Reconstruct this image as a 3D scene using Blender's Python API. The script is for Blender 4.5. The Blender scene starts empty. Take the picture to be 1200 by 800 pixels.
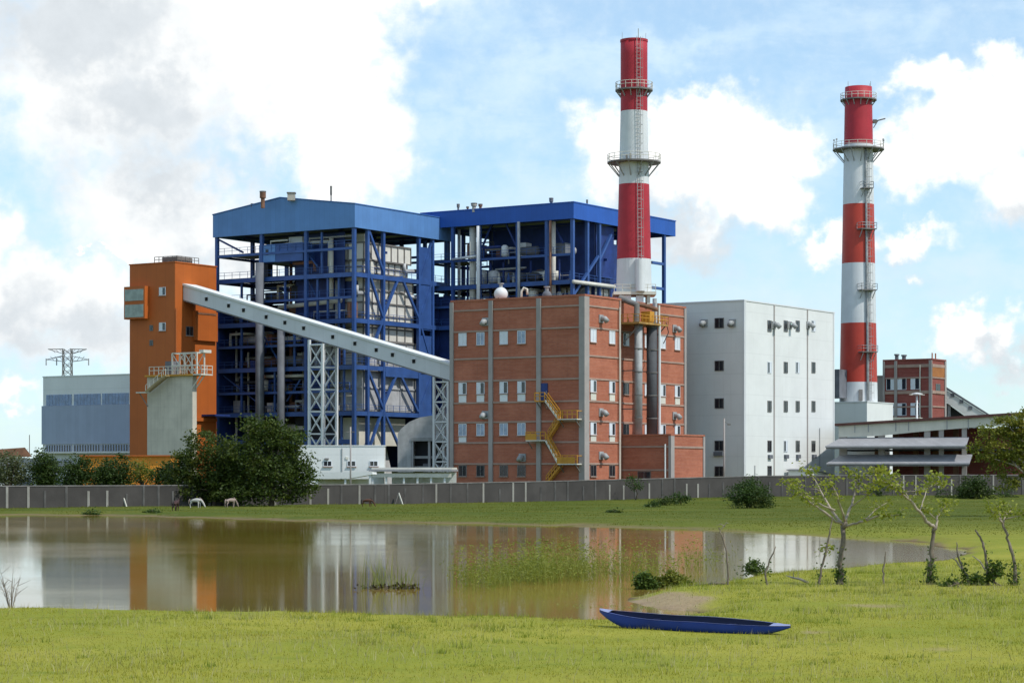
import bpy, math, random
import numpy as np
from mathutils import Vector, Matrix

# ------------------------------------------------------------------ camera, sky, sun, exposure
S = bpy.context.scene
COL = S.collection
R = math.radians
F, HX, HY, EYE = 2700.0, 600.0, 555.0, 4.0
cam_d = bpy.data.cameras.new('camera')
cam_d.sensor_width = 36.0
cam_d.lens = 81.0
cam_d.shift_y = 155.0 / 1200.0
cam_d.clip_start = 0.5
cam_d.clip_end = 40000
cam = bpy.data.objects.new('camera', cam_d)
cam.location = (0, 0, EYE)
cam.rotation_euler = (R(90), 0, 0)
COL.objects.link(cam)
S.camera = cam

SUN_EL = R(50)
SUN_H = Vector((0.86, -0.51)).normalized()
SUN_ROT = math.atan2(SUN_H.x, SUN_H.y)
sd = bpy.data.lights.new('sun', 'SUN')
sd.energy = 2.9
sd.angle = R(0.9)
sd.color = (1.0, 0.955, 0.88)
sun = bpy.data.objects.new('sun', sd)
sun.rotation_euler = Vector((SUN_H.x * math.cos(SUN_EL), SUN_H.y * math.cos(SUN_EL), math.sin(SUN_EL))).to_track_quat('Z', 'Y').to_euler()
COL.objects.link(sun)

S.view_settings.view_transform = 'Standard'
S.view_settings.look = 'None'
S.view_settings.gamma = 1.0
S.view_settings.use_curve_mapping = False
S.view_settings.exposure = 0.22
S.cycles.max_bounces = 6
S.cycles.diffuse_bounces = 2
S.cycles.transparent_max_bounces = 6
S.cycles.use_denoising = True

W = bpy.data.worlds.new('World')
S.world = W
W.use_nodes = True
NT = W.node_tree
for n in list(NT.nodes):
    NT.nodes.remove(n)


class G:
    """tiny node-graph writer"""
    def __init__(s, nt): s.nt = nt
    def n(s, t, **k):
        x = s.nt.nodes.new(t)
        for a, v in k.items(): setattr(x, a, v)
        return x
    def l(s, a, b): s.nt.links.new(a, b)
    def put(s, sock, v):
        if hasattr(v, 'is_output'): s.l(v, sock)
        elif isinstance(v, (tuple, list)) and len(v) == 3 and len(getattr(sock, 'default_value', v)) == 4: sock.default_value = (*v, 1)
        else: sock.default_value = v
    def m(s, op, a, b=0.0, c=None, clamp=False):
        x = s.n('ShaderNodeMath', operation=op, use_clamp=clamp)
        s.put(x.inputs[0], a); s.put(x.inputs[1], b)
        if c is not None: s.put(x.inputs[2], c)
        return x.outputs[0]
    def v(s, op, a, b=(0, 0, 0)):
        x = s.n('ShaderNodeVectorMath', operation=op)
        s.put(x.inputs[0], a)
        if op == 'SCALE': s.put(x.inputs['Scale'], b)
        elif op not in ('LENGTH',): s.put(x.inputs[1], b)
        return x.outputs['Value'] if op in ('LENGTH', 'DOT_PRODUCT') else x.outputs[0]
    def mix(s, f, a, b, blend='MIX'):
        x = s.n('ShaderNodeMix', data_type='RGBA', blend_type=blend)
        s.put(x.inputs[0], f); s.put(x.inputs[6], a); s.put(x.inputs[7], b)
        return x.outputs[2]
    def noise(s, vec, scale, detail=4, rough=0.55, dist=0.0, out=0):
        x = s.n('ShaderNodeTexNoise')
        if vec is not None: s.put(x.inputs['Vector'], vec)
        x.inputs['Scale'].default_value = scale; x.inputs['Detail'].default_value = detail
        x.inputs['Roughness'].default_value = rough; x.inputs['Distortion'].default_value = dist
        return x.outputs[out]
    def ss(s, x, a, b, to0=0.0, to1=1.0):
        r = s.n('ShaderNodeMapRange', interpolation_type='SMOOTHSTEP')
        s.put(r.inputs[0], x)
        for i, q in ((1, a), (2, b), (3, to0), (4, to1)): r.inputs[i].default_value = q
        return r.outputs[0]


def D(*c):      # a cloud colour as radiance on the scale of the sky texture
    return tuple(x / WORLD_K * .91 for x in c)

def build_sky():
    g = G(NT)
    tc = g.n('ShaderNodeTexCoord').outputs['Generated']
    sky = g.n('ShaderNodeTexSky', sky_type='NISHITA')
    sky.sun_disc = False
    sky.sun_elevation = SUN_EL
    sky.sun_rotation = SUN_ROT
    sky.air_density = 1.0; sky.dust_density = 0.35; sky.ozone_density = 2.2
    sep = g.n('ShaderNodeSeparateXYZ'); g.l(tc, sep.inputs[0])
    az = g.m('ARCTAN2', sep.outputs[0], sep.outputs[1])
    hl = g.m('SQRT', g.m('ADD', g.m('MULTIPLY', sep.outputs[0], sep.outputs[0]), g.m('MULTIPLY', sep.outputs[1], sep.outputs[1])))
    el = g.m('ARCTAN2', sep.outputs[2], hl)
    # direction on the sky in hundredths of a radian-ish units (27 = one radian)
    cx = g.n('ShaderNodeCombineXYZ')
    g.l(g.m('MULTIPLY', az, 27.0), cx.inputs[0]); g.l(g.m('MULTIPLY', el, 27.0), cx.inputs[1])
    P = cx.outputs[0]
    w1 = g.v('SCALE', g.v('SUBTRACT', g.noise(P, 1.3, 3, .55, out=1), (.5, .5, .5)), 1.3)
    w2 = g.v('SCALE', g.v('SUBTRACT', g.noise(P, 4.5, 5, .6, out=1), (.5, .5, .5)), 0.55)
    Q = g.v('MULTIPLY', g.v('ADD', g.v('ADD', P, w1), w2), (1, 1, 0))
    # clouds: azimuth and elevation (units of 1/27 rad), half-widths, weight
    def acc(lst, Q=Q):
        out = None
        for (a, e, ra, re, wt) in lst:
            d = g.v('LENGTH', g.v('MULTIPLY', g.v('SUBTRACT', Q, (a, e, 0)), (1 / ra, 1 / re, 0)))
            val = g.m('MULTIPLY', g.m('SUBTRACT', 1.0, d), wt)
            if out is None: out = val
            else:
                x = g.n('ShaderNodeMath', operation='SMOOTH_MAX')
                g.l(out, x.inputs[0]); g.l(val, x.inputs[1]); x.inputs[2].default_value = 0.12
                out = x.outputs[0]
        return out
    solid = [(-4.6, 4.6, 2.2, 1.7, 1.0), (-2.55, 4.9, 1.5, 1.7, 1.4), (-2.0, 3.9, 1.0, 1.1, 1.1), (-4.1, 3.0, 1.5, 1.0, .9), (-3.2, 5.6, 3.4, .7, 1.0), (-3.0, 2.6, 1.1, .7, .7),
             (-5.4, 2.0, 1.6, .75, 1.1), (-6.2, 2.6, .7, .8, .9), (-4.9, 1.5, 1.4, .5, .7), (-5.6, 4.7, .8, .3, .6), (-1.3, 5.5, .9, .3, .8),
             (2.35, 3.75, 1.05, .85, 1.3), (1.35, 3.75, .75, .65, 1.0), (2.0, 4.2, .55, .45, 1.0), (2.9, 3.2, .75, .6, 1.1), (1.9, 2.9, 1.1, .55, .7), (3.15, 3.75, .5, .5, .9),
             (5.2, 3.9, .9, .75, 1.3), (4.85, 4.5, .5, .4, 1.0), (5.9, 4.3, .7, .5, 1.1), (6.1, 3.3, .9, .7, 1.1), (4.65, 3.6, .55, .6, 1.0), (6.3, 2.6, .5, .3, .6),
             (5.3, 1.62, .62, .42, 1.2), (5.85, 1.25, .5, .25, .7), (3.7, 2.6, .5, .3, .9), (4.5, 2.6, .6, .25, .8), (-5.9, .85, .7, .2, .7), (-4.62, 2.55, .30, .10, 1.2), (-4.85, 2.62, .2, .07, 1.0)]
    wisp = [(.3, 4.6, 1.6, .5, .7), (1.6, 4.95, 1.6, .28, .7), (-.5, 4.1, 1.1, .35, .6), (-.6, 5.3, 1.0, .5, .6), (3.5, 3.9, 1.3, .6, .6), (.6, 3.2, 1.6, .7, .5), (-.9, 3.0, 1.4, .7, .55),
            (3.0, 2.0, 2.2, .8, .7), (5.2, 2.2, 1.6, .5, .6), (-5.5, 3.0, 1.0, .8, .35), (-6.0, 1.2, 1.6, .7, .6), (-4.4, 2.1, 1.8, .9, .7), (4.6, 5.0, 2.2, .35, .3), (0, .3, 9, .8, .5)]
    dark = [(-5.0, 5.0, 2.0, .9, 1.15), (-4.4, 4.2, 1.5, .8, 1.15), (-4.1, 3.4, 1.0, .6, .9), (-3.3, 2.6, 1.6, .5, .7), (-5.1, 1.6, 1.8, .7, .9), (-6.0, 1.9, .9, .5, .9), (-2.5, 3.0, 1.0, .4, .7),
            (1.7, 3.0, .9, .7, 1.1), (2.2, 2.55, 1.4, .5, 1.0), (6.1, 2.9, .8, .55, 1.1), (5.7, 1.3, .9, .35, 1.1), (4.6, 2.3, 1.2, .3, .7), (5.6, 3.5, .35, .35, .4), (-4.1, 3.7, 2.3, 2.4, .62), (-5.6, 1.9, 1.7, 1.2, .6), (-5.4, 4.9, 2.2, 1.3, .6)]
    fb = g.m('SUBTRACT', g.noise(P, 2.2, 8, .62), .5)
    fine = g.m('SUBTRACT', g.noise(P, 7.0, 6, .6), .5)
    sm = acc(solid)
    # the rest of the sky (away from this view) carries scattered cumulus of its own
    away = g.ss(g.m('ABSOLUTE', az), .30, .42)
    up = g.ss(el, .24, .34)
    other = g.m('MULTIPLY', g.m('MAXIMUM', away, up), g.m('SUBTRACT', g.m('MULTIPLY', g.noise(tc, 3.2, 6, .55), 2.6), 1.35))
    sm = g.m('MAXIMUM', sm, other)
    dens = g.m('ADD', g.m('ADD', sm, g.m('MULTIPLY', fb, .55)), g.m('MULTIPLY', fine, .13))
    cover = g.ss(dens, -0.12, 0.52)
    wd = g.m('ADD', acc(wisp), g.m('MULTIPLY', g.m('SUBTRACT', g.noise(g.v('MULTIPLY', P, (.55, 1.5, 1)), 1.6, 7, .62, .4), .5), 1.6))
    wcov = g.ss(wd, -.15, .8, .36, .92)
    dk = g.m('ADD', acc(dark), g.m('MULTIPLY', fb, .9))
    shade = g.ss(dk, .0, .85)
    core = g.ss(dens, .05, .62)
    cw = g.mix(core, D(.82, .93, 1.0), D(1.12, 1.12, 1.1))
    cg = g.mix(g.noise(P, 3.0, 5, .6), D(.62, .67, .71), D(.80, .85, .89))
    cloud = g.mix(shade, cw, cg)
    tint = g.mix(1.0, sky.outputs[0], (.80, .96, 1.04), 'MULTIPLY')
    c1 = g.mix(wcov, tint, D(.66, .85, 1.0))
    c2 = g.mix(cover, c1, cloud)
    below = g.ss(el, -.03, 0.0)
    c3 = g.mix(below, D(.16, .17, .12), c2)
    bg = g.n('ShaderNodeBackground'); g.l(c3, bg.inputs[0]); bg.inputs[1].default_value = WORLD_K
    out = g.n('ShaderNodeOutputWorld'); g.l(bg.outputs[0], out.inputs[0])

WORLD_K = 0.14
build_sky()

# ------------------------------------------------------------------ materials
MATS = {}
def mat(name, col, rough=.6, var=.12, scale=.6, stretch=(1, 1, 1), metal=0.0, bump=0.0, streak=0.0, grime=(.25, .22, .18), seams=None, seam_d=.75, alt=None, spec=.4, panel=0):
    """painted / mineral surface: blotchy tone, rain streaks, optional sheet seams"""
    if name in MATS: return MATS[name]
    m = bpy.data.materials.new(name); m.use_nodes = True
    g = G(m.node_tree)
    b = m.node_tree.nodes['Principled BSDF']
    oc = g.n('ShaderNodeTexCoord').outputs['Object']
    p = g.v('MULTIPLY', oc, stretch)
    n1 = g.noise(p, scale, 6, .6)
    f = g.ss(n1, .25, .75)
    lo = tuple(c * (1 - var) for c in col); hi = tuple(min(.95, c * (1 + var)) for c in col)
    c = g.mix(f, lo, hi if alt is None else alt)
    if streak:
        st = g.ss(g.noise(g.v('MULTIPLY', oc, (1.4, 1.4, .06)), 1.6, 5, .65), .52, .8, 0, streak)
        c = g.mix(st, c, tuple(a * .5 + b_ * .5 for a, b_ in zip(tuple(x * .6 for x in col), grime)))
        bl = g.ss(g.noise(oc, .25, 5, .7), .55, .85, 0, streak * .8)
        c = g.mix(bl, c, tuple(x * .75 for x in col))
    if seams or panel:
        sp = g.n('ShaderNodeSeparateXYZ'); g.l(oc, sp.inputs[0])
        along = g.m('ADD', sp.outputs[0], sp.outputs[1])
    if seams:
        fr = g.m('FRACT', g.m('DIVIDE', along, seams))
        ln = g.m('LESS_THAN', fr, .06)
        c = g.mix(g.m('MULTIPLY', ln, 1 - seam_d), c, tuple(x * .45 for x in col))
        wn = g.n('ShaderNodeTexWhiteNoise', noise_dimensions='1D'); g.l(g.m('FLOOR', g.m('DIVIDE', along, seams)), wn.inputs['W'])
        c = g.mix(g.m('MULTIPLY', wn.outputs[0], .16), c, tuple(x * .6 for x in col))
    if panel:
        fz = g.m('FRACT', g.m('DIVIDE', sp.outputs[2], panel))
        c = g.mix(g.m('MULTIPLY', g.m('LESS_THAN', fz, .04), .14), c, tuple(x * .5 for x in col))
    g.l(c, b.inputs['Base Color'])
    b.inputs['Roughness'].default_value = rough
    b.inputs['Metallic'].default_value = metal
    b.inputs['Specular IOR Level'].default_value = spec
    if bump:
        bp = g.n('ShaderNodeBump'); bp.inputs['Strength'].default_value = bump; bp.inputs['Distance'].default_value = .05
        g.l(g.noise(oc, scale * 12, 4, .6), bp.inputs['Height']); g.l(bp.outputs[0], b.inputs['Normal'])
    MATS[name] = m
    return m

def brickmat(name, c1, c2, stain=.5):
    if name in MATS: return MATS[name]
    m = bpy.data.materials.new(name); m.use_nodes = True
    g = G(m.node_tree); b = m.node_tree.nodes['Principled BSDF']
    oc = g.n('ShaderNodeTexCoord').outputs['Object']
    sp = g.n('ShaderNodeSeparateXYZ'); g.l(oc, sp.inputs[0])
    uv = g.n('ShaderNodeCombineXYZ'); g.l(g.m('ADD', sp.outputs[0], sp.outputs[1]), uv.inputs[0]); g.l(sp.outputs[2], uv.inputs[1])
    br = g.n('ShaderNodeTexBrick'); g.l(uv.outputs[0], br.inputs['Vector'])
    br.inputs['Scale'].default_value = 1.0; br.inputs['Brick Width'].default_value = .6; br.inputs['Row Height'].default_value = .22
    br.inputs['Mortar Size'].default_value = .018
    br.inputs['Color1'].default_value = (*c1, 1); br.inputs['Color2'].default_value = (*c2, 1)
    br.inputs['Mortar'].default_value = (*[x * .5 + .12 for x in c1], 1)
    course = g.noise(g.v('MULTIPLY', oc, (.12, .12, 2.4)), 1.2, 4, .6)
    c = g.mix(g.ss(course, .35, .7, 0, .45), br.outputs[0], tuple(x * .72 for x in c1))
    bl = g.noise(oc, .16, 6, .65)
    c = g.mix(g.ss(bl, .42, .72, 0, stain), c, tuple(x * 1.25 + .03 for x in c2))
    st = g.noise(g.v('MULTIPLY', oc, (1.2, 1.2, .05)), 1.5, 5, .65)
    c = g.mix(g.ss(st, .55, .8, 0, .4), c, (.16, .08, .055))
    g.l(c, b.inputs['Base Color']); b.inputs['Roughness'].default_value = .85
    b.inputs['Specular IOR Level'].default_value = .2
    MATS[name] = m
    return m

def glassmat(name, col, rough=.08):
    if name in MATS: return MATS[name]
    m = bpy.data.materials.new(name); m.use_nodes = True
    g = G(m.node_tree); b = m.node_tree.nodes['Principled BSDF']
    oc = g.n('ShaderNodeTexCoord').outputs['Object']
    n = g.noise(oc, .9, 3, .5)
    g.l(g.mix(g.ss(n, .35, .65), tuple(x * .7 for x in col), col), b.inputs['Base Color'])
    b.inputs['Roughness'].default_value = rough; b.inputs['Specular IOR Level'].default_value = .7
    MATS[name] = m
    return m

def leafmat(name, dark, light, third=None, trans=.3, rough=.55, fourth=None):
    if name in MATS: return MATS[name]
    m = bpy.data.materials.new(name); m.use_nodes = True
    g = G(m.node_tree); nt = m.node_tree
    b = nt.nodes['Principled BSDF']; out = nt.nodes['Material Output']
    ri = g.n('ShaderNodeNewGeometry').outputs['Random Per Island']
    c = g.mix(ri, dark, light)
    if third:
        w = g.ss(g.noise(g.n('ShaderNodeTexCoord').outputs['Object'], .35, 4, .6), .5, .72, 0, .85)
        c = g.mix(w, c, g.mix(ri, tuple(x * .7 for x in third), third))
    if fourth:
        w = g.ss(g.noise(g.n('ShaderNodeTexCoord').outputs['Object'], .16, 5, .65), .50, .68, 0, .8)
        c = g.mix(w, c, g.mix(ri, tuple(x * .75 for x in fourth), fourth))
    g.l(c, b.inputs['Base Color']); b.inputs['Roughness'].default_value = rough; b.inputs['Specular IOR Level'].default_value = .25
    t = g.n('ShaderNodeBsdfTranslucent'); g.l(g.mix(.5, c, (light[0] * 1.3, light[1] * 1.3, light[2] * .6)), t.inputs[0])
    mx = g.n('ShaderNodeMixShader'); mx.inputs[0].default_value = trans
    g.l(b.outputs[0], mx.inputs[1]); g.l(t.outputs[0], mx.inputs[2]); g.l(mx.outputs[0], out.inputs[0])
    MATS[name] = m
    return m

M_BLUE = mat('blue_paint', (.034, .088, .27), .45, .18, .5, streak=.25, grime=(.1, .08, .08))
M_BLUED = mat('dark_blue_paint', (.016, .04, .17), .55, .3, .5, streak=.3, grime=(.06, .05, .05))
M_FASC = mat('pale_blue_sheeting', (.10, .235, .50), .5, .08, .3, seams=1.1, streak=.15, grime=(.12, .16, .25))
M_FASC2 = mat('deep_blue_sheeting', (.018, .095, .40), .5, .08, .3, seams=1.1, streak=.12, grime=(.05, .08, .2))
M_ROOFB = mat('blue_roof_sheet', (.05, .15, .40), .5, .1, .3, seams=1.0)
M_CASE = mat('cream_boiler_casing', (.66, .64, .58), .6, .12, .4, streak=.45, grime=(.3, .2, .12))
M_SILV = mat('silver_lagging', (.44, .445, .45), .62, .18, .7, metal=.1, streak=.5, grime=(.2, .17, .14))
M_GREY = mat('grey_paint', (.14, .15, .17), .8, .2, .5, streak=.3)
M_RUST = mat('rusty_steel', (.20, .10, .06), .8, .35, .7)
M_DARK = mat('dark_steel', (.035, .037, .045), .7, .3, .6)
M_WHITE = mat('white_paint', (.68, .70, .70), .6, .05, .3, streak=.14, grime=(.4, .38, .34))
M_WALLW = mat('white_render', (.705, .72, .70), .75, .05, .2, streak=.22, grime=(.42, .40, .34), panel=3.4)
M_CREAM = mat('cream_paint', (.62, .60, .52), .7, .1, .4, streak=.3)
M_CONC = mat('concrete', (.40, .375, .33), .9, .18, .35, streak=.45, grime=(.14, .12, .1), bump=.3)
M_CONCP = mat('painted_concrete', (.34, .31, .29), .85, .1, .4, streak=.3)
M_CONCS = mat('cast_concrete_panels', (.56, .515, .43), .9, .14, .3, streak=.55, grime=(.15, .12, .09), seams=1.3, seam_d=.8, panel=1.9)
M_WALL = mat('grey_blockwork', (.060, .055, .051), .95, .25, .25, streak=.6, grime=(.06, .055, .05), bump=.4)
M_POSTW = mat('wall_post_concrete', (.13, .122, .114), .9, .35, .6, streak=.4)
M_ORANGE = mat('orange_sheeting', (.45, .112, .018), .6, .08, .25, seams=2.2, seam_d=.82, streak=.22, grime=(.2, .07, .03))
M_ORANGE2 = mat('bright_orange_paint', (.74, .27, .025), .6, .15, .4, streak=.2)
M_YEL = mat('yellow_paint', (.55, .26, .025), .55, .15, .8, streak=.15)
M_BRICK = brickmat('red_brick', (.375, .115, .062), (.44, .155, .085), .45)
M_BRICK2 = brickmat('dark_red_brick', (.24, .055, .042), (.29, .075, .055), .3)
M_BAND = mat('concrete_band', (.36, .25, .20), .85, .15, .5, streak=.25)
M_CHR = mat('red_chimney_paint', (.40, .024, .038), .6, .14, .3, streak=.4, grime=(.16, .07, .06))
M_CHR2 = mat('orange_red_chimney_paint', (.46, .048, .028), .5, .1, .3, streak=.2, grime=(.2, .06, .04))
M_CHW = mat('white_chimney_paint', (.64, .66, .67), .6, .07, .3, streak=.4, grime=(.4, .36, .3))
M_STEEL = mat('galvanised_steel', (.34, .35, .35), .65, .2, .8, metal=.1)
M_STEELD = mat('weathered_steel', (.17, .16, .15), .6, .3, .8)
M_CLADB = mat('blue_grey_cladding', (.32, .37, .47), .6, .05, .3, seams=1.0, seam_d=.85, streak=.1)
M_SHEETG = mat('grey_roof_sheet', (.33, .33, .345), .55, .12, .6, seams=.9, seam_d=.6, streak=.3)
M_ROOFR = mat('dark_red_roof', (.09, .035, .03), .7, .3, .6)
M_GLASS = glassmat('dark_glass', (.022, .026, .034))
M_GLASSB = glassmat('pale_blue_glass', (.30, .38, .52), .15)
M_GLASSG = glassmat('grey_green_glass', (.27, .32, .28), .15)
M_GLASSV = glassmat('window_band_glass', (.17, .26, .45), .15)
M_SHUT = mat('white_sash', (.66, .70, .74), .4, .06, .5)
M_HOLE = mat('dark_opening', (.012, .012, .014), .9, .2, .5)
M_BARK = mat('tree_bark', (.11, .085, .06), .9, .35, 1.5, bump=.5)
M_BARKP = mat('pale_bark', (.33, .28, .22), .85, .35, 2.5, stretch=(1, 1, .5), bump=.4)
M_BARKG = mat('grey_bark', (.19, .155, .12), .9, .4, 4.0, bump=.5)

# ------------------------------------------------------------------ geometry helpers
class MB:
    def __init__(s): s.v = []; s.f = []; s.mi = []; s.cur = 0
    def add(s, vs, fs):
        o = len(s.v); s.v += [tuple(p) for p in vs]
        for f in fs: s.f.append(tuple(i + o for i in f)); s.mi.append(s.cur)
        return s
    def box(s, x0, x1, y0, y1, z0, z1):
        if x0 > x1: x0, x1 = x1, x0
        if y0 > y1: y0, y1 = y1, y0
        if z0 > z1: z0, z1 = z1, z0
        v = [(x0, y0, z0), (x1, y0, z0), (x1, y1, z0), (x0, y1, z0), (x0, y0, z1), (x1, y0, z1), (x1, y1, z1), (x0, y1, z1)]
        return s.add(v, [(3, 2, 1, 0), (4, 5, 6, 7), (0, 1, 5, 4), (1, 2, 6, 5), (2, 3, 7, 6), (3, 0, 4, 7)])
    def fbox(s, face, a0, a1, d0, d1, z0, z1, off=0.0):
        """box on a facade: 'L' looks along -y, 'R' along +x; d is the distance out of the wall"""
        if face == 'L': return s.box(a0, a1, off - d1, off - d0, z0, z1)
        return s.box(off + d0, off + d1, a0, a1, z0, z1)
    def bar(s, p, q, w=.2, h=None):
        p, q = Vector(p), Vector(q); h = w if h is None else h
        d = (q - p)
        if d.length < 1e-6: return s
        d.normalize()
        up = Vector((0, 0, 1)) if abs(d.z) < .95 else Vector((0, 1, 0))
        a = d.cross(up).normalized(); b = a.cross(d).normalized()
        a *= w / 2; b *= h / 2
        v = [p - a - b, p + a - b, p + a + b, p - a + b, q - a - b, q + a - b, q + a + b, q - a + b]
        return s.add(v, [(3, 2, 1, 0), (4, 5, 6, 7), (0, 1, 5, 4), (1, 2, 6, 5), (2, 3, 7, 6), (3, 0, 4, 7)])
    def tube(s, pts, r, n=8, cap=True):
        pts = [Vector(p) for p in pts]
        rs = r if isinstance(r, (list, tuple)) else [r] * len(pts)
        rings = []; prev = None
        for i, p in enumerate(pts):
            d = (pts[min(i + 1, len(pts) - 1)] - pts[max(i - 1, 0)]).normalized()
            if prev is None:
                a = d.cross(Vector((0, 0, 1)) if abs(d.z) < .9 else Vector((0, 1, 0))).normalized()
            else:
                a = (prev - d * prev.dot(d)).normalized()
            prev = a; b = d.cross(a)
            rings.append([p + (a * math.cos(t) + b * math.sin(t)) * rs[i] for t in [2 * math.pi * k / n for k in range(n)]])
        o = [v for rg in rings for v in rg]; fs = []
        for i in range(len(pts) - 1):
            for k in range(n):
                k2 = (k + 1) % n
                fs.append((i * n + k, i * n + k2, (i + 1) * n + k2, (i + 1) * n + k))
        if cap:
            fs.append(tuple(reversed(range(n)))); fs.append(tuple((len(pts) - 1) * n + k for k in range(n)))
        return s.add(o, fs)
    def lathe(s, prof, c=(0, 0), n=32, cap=True, mats=None):
        vs = []; fs = []
        for (r, z) in prof:
            vs += [(c[0] + r * math.cos(2 * math.pi * k / n), c[1] + r * math.sin(2 * math.pi * k / n), z) for k in range(n)]
        o = len(s.v); s.v += vs
        for i in range(len(prof) - 1):
            for k in range(n):
                k2 = (k + 1) % n
                s.f.append((o + i * n + k, o + i * n + k2, o + (i + 1) * n + k2, o + (i + 1) * n + k)); s.mi.append(mats[i] if mats else s.cur)
        if cap:
            s.f.append(tuple(o + k for k in reversed(range(n)))); s.mi.append(mats[0] if mats else s.cur)
            s.f.append(tuple(o + (len(prof) - 1) * n + k for k in range(n))); s.mi.append(mats[-1] if mats else s.cur)
        return s
    def poly(s, pts, ax, d0, d1):
        """extrude a 2D outline; ax='y': pts are (x,z), from y=d0 to d1; ax='x': pts are (y,z)"""
        n = len(pts)
        if ax == 'y': v = [(p[0], d0, p[1]) for p in pts] + [(p[0], d1, p[1]) for p in pts]
        elif ax == 'x': v = [(d0, p[0], p[1]) for p in pts] + [(d1, p[0], p[1]) for p in pts]
        else: v = [(p[0], p[1], d0) for p in pts] + [(p[0], p[1], d1) for p in pts]
        fs = [tuple(range(n)), tuple(reversed(range(n, 2 * n)))] + [(i, i + n, (i + 1) % n + n, (i + 1) % n) for i in range(n)]
        return s.add(v, fs)
    def build(s, name, m, parent=None, smooth=False):
        me = bpy.data.meshes.new(name)
        me.from_pydata(s.v, [], s.f)
        ms = m if isinstance(m, (list, tuple)) else [m]
        for x in ms: me.materials.append(x)
        if len(ms) > 1: me.polygons.foreach_set('material_index', s.mi)
        if smooth: me.polygons.foreach_set('use_smooth', [True] * len(me.polygons))
        me.update()
        import bmesh
        bm = bmesh.new(); bm.from_mesh(me)
        bmesh.ops.recalc_face_normals(bm, faces=bm.faces)
        bm.to_mesh(me); bm.free()
        return link(name, me, parent)

def link(name, me, parent=None):
    o = bpy.data.objects.new(name, me)
    COL.objects.link(o)
    if parent is not None: o.parent = parent
    return o

def tag(o, label=None, cat=None, group=None, kind=None):
    for k, v in (('label', label), ('category', cat), ('group', group), ('kind', kind)):
        if v: o[k] = v
    return o

def thing(name, label, cat, loc=(0, 0, 0), rz=0.0, group=None):
    o = bpy.data.objects.new(name, None)
    o.empty_display_size = .5
    o.location = loc; o.rotation_euler = (0, 0, rz)
    COL.objects.link(o)
    return tag(o, label, cat, group)

def at(px, py, Y):
    """a direction seen from the eye, taken out to depth Y (metres)"""
    return Vector(((px - HX) / F * Y, Y, EYE + (HY - py) / F * Y))

TH = R(33.0); CT, ST = math.cos(TH), math.sin(TH)
class Site:
    """a building corner on the plant's own grid (turned 33 degrees); local x runs along the shaded front, local y along the sunlit side"""
    def __init__(s, px, Y):
        s.X = (px - HX) / F * Y; s.Y = Y
    def loc(s): return (s.X, s.Y, 0)
    def lx(s, px, y=0.0):
        k = (px - HX) / F
        return (k * (s.Y + y * CT) - s.X - y * ST) / (CT + k * ST)
    def ly(s, px, x=0.0):
        k = (px - HX) / F
        return (k * (s.Y - x * ST) - s.X - x * CT) / (ST - k * CT)
    def z(s, py, x=0.0, y=0.0):
        return EYE + (HY - py) / F * (s.Y - x * ST + y * CT)
    def L(s, px, py, y=0.0):
        x = s.lx(px, y); return (x, y, s.z(py, x, y))
    def Rr(s, px, py, x=0.0):
        y = s.ly(px, x); return (x, y, s.z(py, x, y))

def window(par, face, a, w, z0, z1, style, off=0.0, sill=True):
    f = MB(); t = .09
    f.fbox(face, a - w / 2, a - w / 2 + t, 0, .10, z0, z1, off); f.fbox(face, a + w / 2 - t, a + w / 2, 0, .10, z0, z1, off)
    f.fbox(face, a - w / 2 + t, a + w / 2 - t, 0, .10, z1 - t, z1, off); f.fbox(face, a - w / 2 + t, a + w / 2 - t, 0, .10, z0, z0 + t, off)
    f.fbox(face, a - .04, a + .04, 0, .10, z0 + t, z1 - t, off)
    o = f.build('window', M_SHUT if style != 'steel' else M_STEELD, par)
    e = w / 2 - t
    if style in ('half', 'halfr'):
        s_ = 1 if style == 'half' else -1
        MB().fbox(face, a - e if s_ > 0 else a + .04, a - .04 if s_ > 0 else a + e, 0, .08, z0 + t, z1 - t, off).build('sash', M_SHUT, o)
        MB().fbox(face, a + .04 if s_ > 0 else a - e, a + e if s_ > 0 else a - .04, 0, .05, z0 + t, z1 - t, off).build('pane', M_GLASS, o)
    else:
        g_ = {'blue': M_GLASSB, 'white': M_SHUT, 'dark': M_GLASS, 'steel': M_GLASS}[style]
        MB().fbox(face, a - e, a - .04, 0, .05, z0 + t, z1 - t, off).fbox(face, a + .04, a + e, 0, .05, z0 + t, z1 - t, off).build('pane', g_, o)
    if sill: MB().fbox(face, a - w / 2 - .1, a + w / 2 + .1, 0, .22, z0 - .12, z0, off).build('sill', M_BAND, o)
    return o

def railing(path, h=1.1, post=1.4, t=.07):
    mb = MB()
    for a, b in zip(path[:-1], path[1:]):
        a, b = Vector(a), Vector(b); n = max(1, int((b - a).length / post))
        for k in (h, h * .55): mb.bar(a + Vector((0, 0, k)), b + Vector((0, 0, k)), t)
        for i in range(n + 1):
            p = a.lerp(b, i / n); mb.bar(p, p + Vector((0, 0, h)), t)
    return mb

# ------------------------------------------------------------------ ground, water
def smooth(x, a, b):
    t = np.clip((x - a) / (b - a), 0, 1); return t * t * (3 - 2 * t)

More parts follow.
